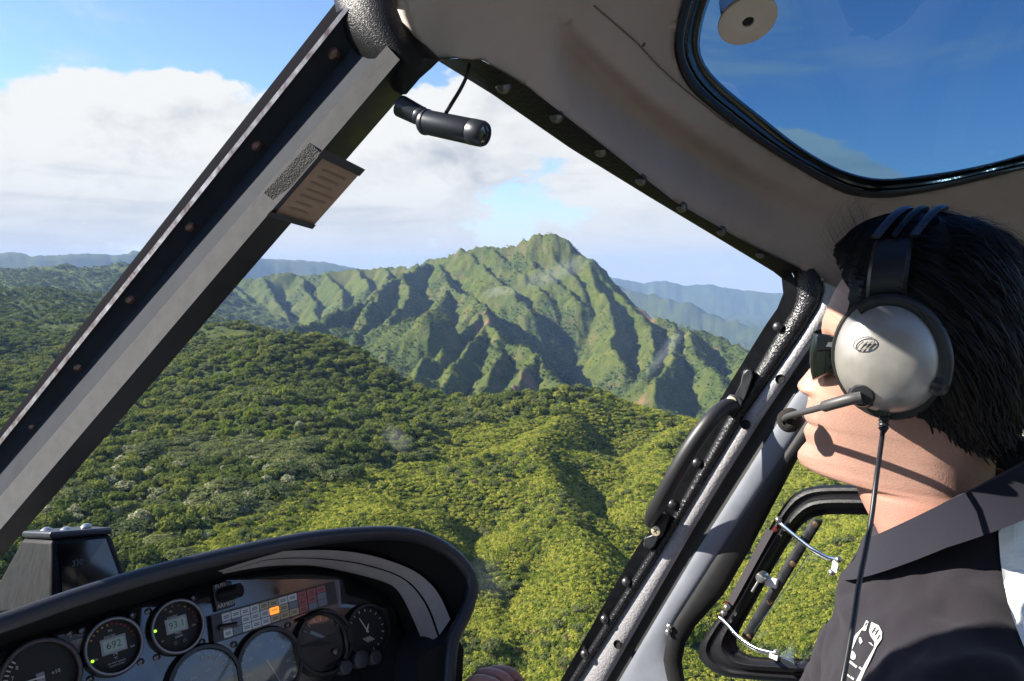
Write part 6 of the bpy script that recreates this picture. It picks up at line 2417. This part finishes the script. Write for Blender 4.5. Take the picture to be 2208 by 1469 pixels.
def hairy(p):
    """inside the hair line, tested in the side view of the head"""
    rel = p - HC
    a, u = rel.dot(h_a), rel.dot(Z)
    q = HC + h_a * a + Z * u
    px, py, _ = project(q)
    if px < 1826:
        return False
    return py < np.interp(px, hl_x, hl_y)


hv, hmask = [], []
HR = [i for i, y in enumerate(yy) if y < 1012]
hg = Geo()
hrows = []
rndh = random.Random(5)
for i in HR:
    row = []
    cc_ = HC + Z * ((head_rows[i][0] - HC).dot(Z)) + h_a * -.01
    for k in range(NPHI):
        p = head_rows[i][k]
        n_ = (p - (HC + Z * .005)).normalized()
        on = hairy(p)
        bumpy = .0015 * math.sin(k * .9 + i * .2) + .001 * math.sin(k * 2.3 - i * .3)
        th = (.012 + .006 * max(0, n_.z) + .008 * max(0, n_.dot(h_a)) * max(0, n_.z) * 2 + bumpy) if on else -.006
        row.append(p + n_ * th)
    hrows.append(row)
hg.grid(hrows, close_c=True, caps=True)
hair = hg.build('hair', HAIRM, PERSON)
sg_ = Geo()
NSTR = 5200
cnt = 0
while cnt < NSTR:
    i = rndh.choice(HR)
    k = rndh.randrange(NPHI)
    p = head_rows[i][k]
    if not hairy(p):
        continue
    n_ = (p - HC).normalized()
    if n_.dot(h_l) < -.35:
        continue
    cnt += 1
    fr_ = n_.dot(h_a)
    front = fr_ > .30 and n_.z > .25
    flow = -Z * (.95 - .6 * max(0, n_.z)) - h_a * (.50 + .5 * max(0, n_.z)) + Vector((rndh.gauss(0, .09), rndh.gauss(0, .09), rndh.gauss(0, .07)))
    flow = (flow - n_ * flow.dot(n_)).normalized()
    L_ = rndh.uniform(.030, .060)
    for _q in range(4):
        if hairy(p + flow * L_):
            break
        L_ *= .6
    side = n_.cross(flow).normalized()
    w_ = rndh.uniform(.0004, .0008)
    p0 = p + n_ * .010
    pts_ = []
    if front and rndh.random() < .45:
        # loose wave over the forehead: up, a little forward, then swept back
        amp = rndh.uniform(.012, .038)
        sw = rndh.gauss(0, .010)
        for q in range(6):
            t = q / 5
            pts_.append(p0 + n_ * (amp * math.sin(math.pi * t * .8)) + h_a * (.012 * math.sin(math.pi * t) - .030 * t * t) + Z * (.016 * t) + h_l * (sw * t))
        side = h_l
        w_ *= .7
    else:
        lift = rndh.uniform(.006, .013) if rndh.random() < .8 else rndh.uniform(.012, .020)
        for q in range(6):
            t = q / 5
            pts_.append(p0 + flow * L_ * t + n_ * (lift * math.sin(math.pi * (t * .8 + .1)) - .016 * t * t))
    b = len(sg_.v)
    for q, pt in enumerate(pts_):
        ww = w_ * (1 - .75 * q / 5)
        sg_.v += [pt - side * ww, pt + side * ww]
    sg_.f += [(b + 2 * q, b + 2 * q + 1, b + 2 * q + 3, b + 2 * q + 2) for q in range(5)]
strands = sg_.build('hair_strands', HAIRM, hair)
strands['kind'] = 'stuff'

# ---- trousers and seat, below the picture
TR = Geo()
hipc = NB - Z * .56
for s in (-1, 1):
    hp0 = hipc + t_l * (.09 * s)
    kn = hp0 + t_a * .43 + t_l * (.06 * s) + Z * .06
    an = kn + t_a * .20 - Z * .36
    limb(TR, [hp0 - t_a * .08, hp0, hp0.lerp(kn, .5), kn, kn.lerp(an, .5), an], [.09, .095, .082, .068, .058, .045])
TR.build('trousers', mat('dark_trousers', (0.03, 0.03, 0.035), rough=.9), PERSON)
SEAT = empty('pilot_seat', NB - Z * .95, 'dark pilot seat behind and under the man', 'seat')
SG = mat('seat_fabric', (0.035, 0.036, 0.04), rough=.85)
sc0 = hipc - Z * .14 + t_a * .12
Geo().box(sc0, t_a * .26, t_l * .25, Z * .045).build('seat_cushion', SG, SEAT, bevel=.03, seg=3)
bk = (Z * 1.0 - t_a * .12).normalized()
Geo().box(NB - Z * .40 - t_a * .175, bk * .26, t_l * .22, t_a * .03).build('backrest', SG, SEAT, bevel=.03, seg=3)
Geo().box(sc0 - Z * .19, t_a * .22, t_l * .20, Z * .14).build('seat_base', BLK_S, SEAT, bevel=.01)
# cyclic stick held in the right hand
gp = P(1115, 1515, .93)
CS = empty('cyclic_stick', gp - Z * .5, 'black control stick held in the right hand at the bottom of the windscreen', 'control stick')
Geo().tube([gp + Z * .02 - t_a * .0, gp - Z * .08, gp - Z * .3 + A_F * .03, Vector((gp.x, gp.y, -1.05)) + A_F * .05], [.014, .015, .011, .012], n=14).build('shaft', BLK_S, CS)

# ------------------------------------------------------------------ sunglasses
GLS = empty('sunglasses', HS_(1760, 740), 'black wraparound sunglasses on the pilot', 'sunglasses')
LENS = mat('black_lens', (0.004, 0.005, 0.005), rough=.07, spec=.5)
FRAMEK = mat('black_frame', (0.008, 0.009, 0.013), rough=.15, spec=.6)
ut, ub, ul = au(1750, 712)[1], au(1756, 814)[1], au(1812, 778)[1]
aF_, aS_ = au(1760, 740)[0], au(1828, 740)[0]
for s in (1, -1):
    rows = []
    for q in range(13):
        t = q / 12
        l = .004 + .062 * math.sin(t * math.pi * .5)
        a = aF_ + (aS_ - aF_) * (1 - math.cos(t * math.pi * .5)) ** 1.1
        lowp = ub + (ul - ub) * max(0.0, (t - .25) / .75) ** 1.2 + (.022 * max(0, .18 - t) / .18)
        rows.append([HP(a - .002 * math.sin(math.pi * k / 5) * 0 + .003 * math.sin(math.pi * k / 5), l * s, ut + (lowp - ut) * k / 5) for k in range(6)] + [HP(a - .003, l * s * .99, lowp), HP(a - .003, l * s * .99, ut)])
    Geo().grid(rows, close_c=True, caps=True).build('lens', LENS, GLS)
    t0, t1 = au(1762, 709), au(1774, 757)
    g = Geo()
    z_t, z_b = au(1775, 708)[1], au(1785, 758)[1]
    arr = []
    for px_, hh in ((1788, 1.0), (1800, .92), (1820, .80), (1840, .72), (1875, .5), (1910, .35), (1960, .3)):
        a = au(px_, 735)[0]
        zc = (z_t + z_b) / 2 + (z_t - z_b) * .14
        h2 = (z_t - z_b) / 2 * hh * .78
        l = .070
        arr.append([HP(a, l * s, zc + h2), HP(a, (l + .006) * s, zc + h2 * .8), HP(a, (l + .006) * s, zc - h2 * .8), HP(a, l * s, zc - h2)])
    g.grid(arr, close_c=True, caps=True)
    tp = g.build('temple_arm', FRAMEK, GLS, bevel=.001)
    a0, a1 = au(1808, 735)[0], au(1842, 735)[0]
    zc = (z_t + z_b) / 2 + .002
    pts_ = [(a0, -.22), (a0 - .002, .30), (a1, .36), (a1, -.28)]
    hh = (z_t - z_b) * .34
    v_ = [HP(a, 0.0775 * s, zc + hh * z_) for a, z_ in pts_] + [HP(a, .072 * s, zc + hh * z_) for a, z_ in pts_]
    Geo().add(v_, f_).build('silver_inlay', mat('silver_inlay', (0.30, 0.31, 0.33), rough=.3, metal=.7), tp)

# ------------------------------------------------------------------ headset
HSET = empty('headset', HS_(1915, 640), 'silver and black aviation headset with boom microphone on the pilot', 'headset')
SILV = mat('silver_shell', (0.34, 0.33, 0.31), rough=.36, metal=.45, spec=.5, var=.09, vscale=45, rvar=.08)
CUSH = mat('cushion_black', (0.012, 0.012, 0.013), rough=.5)
PLASK = mat('headset_black', (0.016, 0.017, 0.020), rough=.35, spec=.5)
for s in (1, -1):
    # the near shell is placed where its centre shows in the picture
    if s == 1:
        pl0 = HC + h_l * .092
        vv = ray(1916, 772)
        cc = vv * (pl0.dot(h_l) / vv.dot(h_l)) if abs(vv.dot(h_l)) > 1e-6 else pl0
    else:
        rel = cc - HC
        cc = HC + h_a * rel.dot(h_a) + Z * rel.dot(Z) - h_l * .092
    e_l = h_l * s
    e_u = (Z * .985 + h_a * .10).normalized()
    e_a = (h_a - e_u * h_a.dot(e_u)).normalized()
    ca_, cu_ = .0445, .0520
    rows = []
    for q in range(12):
        t = q / 11 * math.pi / 2
        r_ = math.cos(t) ** .8
        h = .034 * math.sin(t)
        rows.append([cc + e_l * h + e_a * (ca_ * r_ * math.cos(x)) + e_u * (cu_ * r_ * math.sin(x) * (1 + .05 * math.sin(x))) for x in np.linspace(0, 2 * math.pi, 49)[:-1]])
    cup = Geo().grid(rows, close_c=True, caps=True).build('ear_cup', SILV, HSET)
    rows = []
    for h, k_ in ((.004, 1.0), (.004, 1.05), (-.002, 1.07), (-.006, 1.06), (-.007, 1.02), (-.008, 1.10), (-.016, 1.13), (-.026, 1.05), (-.026, .7)):
        rows.append([cc + e_l * h + e_a * (ca_ * k_ * math.cos(x)) + e_u * (cu_ * k_ * math.sin(x)) for x in np.linspace(0, 2 * math.pi, 49)[:-1]])
    Geo().grid(rows, close_c=True, caps=True).build('ear_cushion', CUSH, HSET)
    # yoke: black arc behind the shell with a rounded end
    ypts = []
    for x in np.linspace(R(118), R(-28) + R(0), 26):
        # x measured from the back of the head
        ypts.append(cc + e_l * (.016 - .004 * math.cos(x)) - e_a * (ca_ * .97 * math.cos(x)) + e_u * (cu_ * .99 * math.sin(x)))
    Geo().tube(ypts, [.0045 + .0022 * q / 25 for q in range(26)], n=10, flat=(1.25, .8), up=e_l).build('yoke', PLASK, HSET)
    Geo().lathe(ypts[-1] + e_l * .001, e_l, [(-.005, .0085), (.003, .0085), (.006, .005), (.0063, 0)], n=16).build('yoke_pivot', PLASK, HSET)
    # slider up from the cup
    b0, b1 = cc + e_u * (cu_ * .86) + e_l * -.002, None
    top_c = HC + Z * (au(1950, 520)[1]) + h_a * au(1942, 520)[0] + h_l * (.070 * s)
    band_ = []
    for t in np.linspace(0, 1, 10):
        m_ = b0.lerp(top_c, t) + e_l * (.016 * math.sin(math.pi * t))
        wdt = .0165
        band_.append([m_ - e_a * wdt - e_l * .001, m_ - e_a * wdt * .8 + e_l * .0045, m_ + e_a * wdt * .8 + e_l * .0045, m_ + e_a * wdt - e_l * .001, m_ + e_a * wdt * .9 - e_l * .005, m_ - e_a * wdt * .9 - e_l * .005])
    Geo().grid(band_, close_c=True, caps=True).build('slider', PLASK, HSET)
    if s == 1:
        top_near, near_c = top_c, cc
    # maker's mark on the near shell
    if s == 1:
        MARK = mat('mark_grey', (0.12, 0.11, 0.11), rough=.6)

        def on_cup(x, y, off=.0006):
            rr2 = min(.98, math.hypot(x / ca_, y / cu_)) ** 1.25
            h = .034 * math.sqrt(max(0, 1 - rr2 ** 2))
            return cc + e_l * (h + off) + e_a * x + e_u * y
        mx_, my_ = .012, .016
        mx_, my_ = .0075 + .008, .0165
        el_ = [on_cup(mx_ + .0085 * math.cos(t), my_ + .0052 * math.sin(t) - .0018 * math.cos(t), .0022) for t in np.linspace(0, 2 * math.pi, 33)[:-1]]
        Geo().tube(el_, .0005, n=5, close=True).build('emblem', MARK, cup)
        for dx_ in (-.0035, .0, .0035):
            Geo().tube([on_cup(mx_ + dx_ + .003, my_ - .0055, .0022), on_cup(mx_ + dx_, my_ - .001, .0022), on_cup(mx_ + dx_ - .0035, my_ + .0015, .0022)], .0006, n=5).build('emblem', MARK, cup)
# head band over the crown
n_t = au(1950, 488)[1] + .004
rail_a = au(1942, 500)[0]
for off, rad_, mtb in ((-.016, .0030, PLASK), (.0, .0024, PLASK), (.014, .0030, PLASK)):
    pts_ = []
    for t in np.linspace(-1, 1, 25):
        l = .076 * t
        u_ = n_t + .013 - (n_t - au(1950, 545)[1]) * abs(t) ** 2.6
        pts_.append(HP(rail_a + off - .02 * (1 - t * t), l, u_))
    Geo().tube(pts_, rad_, n=8, flat=(1.6, .7), up=Z).build('headband_rail', mat('satin_rail', (0.09, 0.10, 0.13), rough=.3, metal=.6) if off else PLASK, HSET)
pad = []
for t in np.linspace(-.8, .8, 21):
    u_ = n_t - .002 - (n_t - au(1950, 545)[1]) * abs(t) ** 2.6
    c0 = HP(rail_a - .02 * (1 - t * t), .074 * t, u_)
    pad.append([c0 + h_a * .022 + Z * .002, c0 + h_a * .016 + Z * .007, c0 - h_a * .016 + Z * .007, c0 - h_a * .022 + Z * .002, c0 - h_a * .016 - Z * .008, c0 + h_a * .016 - Z * .008])
Geo().grid(pad, close_c=True, caps=True).build('headband_pad', CUSH, HSET)
# boom microphone
mz = HC + h_l * .118


def at_l(px, py, l):
    pl = HC + h_l * l
    v = ray(px, py)
    return v * (pl.dot(h_l) / v.dot(h_l))


pv0 = at_l(1860, 852, .116)
Geo().lathe(pv0 - h_l * .014, h_l, [(0, .0125), (.010, .0125), (.012, .0108), (.017, .0104), (.0215, .009), (.022, 0)], n=24).build('boom_pivot', PLASK, HSET)
bpts = [at_l(x, y, l) for x, y, l in catmull([(1858, 857, .128), (1830, 862, .128), (1790, 873, .122), (1755, 883, .106), (1715, 893, .080), (1695, 900, .060), (1692, 906, .048)], 6)]
nb_ = len(bpts)
brad = [.0052 if q < nb_ * .40 else .0030 for q in range(nb_)]
Geo().tube(bpts, brad, n=12).build('boom', mat('boom_grey', (0.05, 0.05, 0.052), rough=.5), HSET)
mc = at_l(1706, 907, .046)
Geo().lathe(mc - h_l * .010, (h_l + h_a * .15).normalized(), [(0, .006), (.002, .0105), (.007, .0125), (.014, .0118), (.018, .008), (.0185, .0045), (.0165, .004), (.0165, 0)], n=22).build('microphone', mat('mic_foam', (0.016, 0.013, 0.013), rough=.95, bump=1.0, bscale=900, bdist=.001), HSET)
# cable
k0 = at_l(1906, 884, .100)
k1 = at_l(1905, 928, .100)
Geo().lathe(k0, (k1 - k0).normalized(), [(0, .0062), (.004, .0062), (.0045, .005)] + [(.005 + q * .0016, .0046 if q % 2 else .0036) for q in range(9)] + [(.0205, .0022)], n=14).build('strain_relief', PLASK, HSET)
cb = [(1904, 926, .735), (1899, 965, .72), (1890, 1030, .70), (1880, 1110, .685), (1868, 1180, .672), (1852, 1260, .66), (1842, 1330, .645), (1830, 1400, .63), (1815, 1480, .615), (1790, 1600, .60), (1750, 1800, .60)]
k1d = k1.dot(V_F)
cb = [(x, y, d + (k1d - .735)) for x, y, d in cb]
Geo().tube([P(*q) for q in catmull(cb, 6)], .0021, n=10).build('cable', mat('cable_black', (0.012, 0.012, 0.014), rough=.35, spec=.6), HSET)
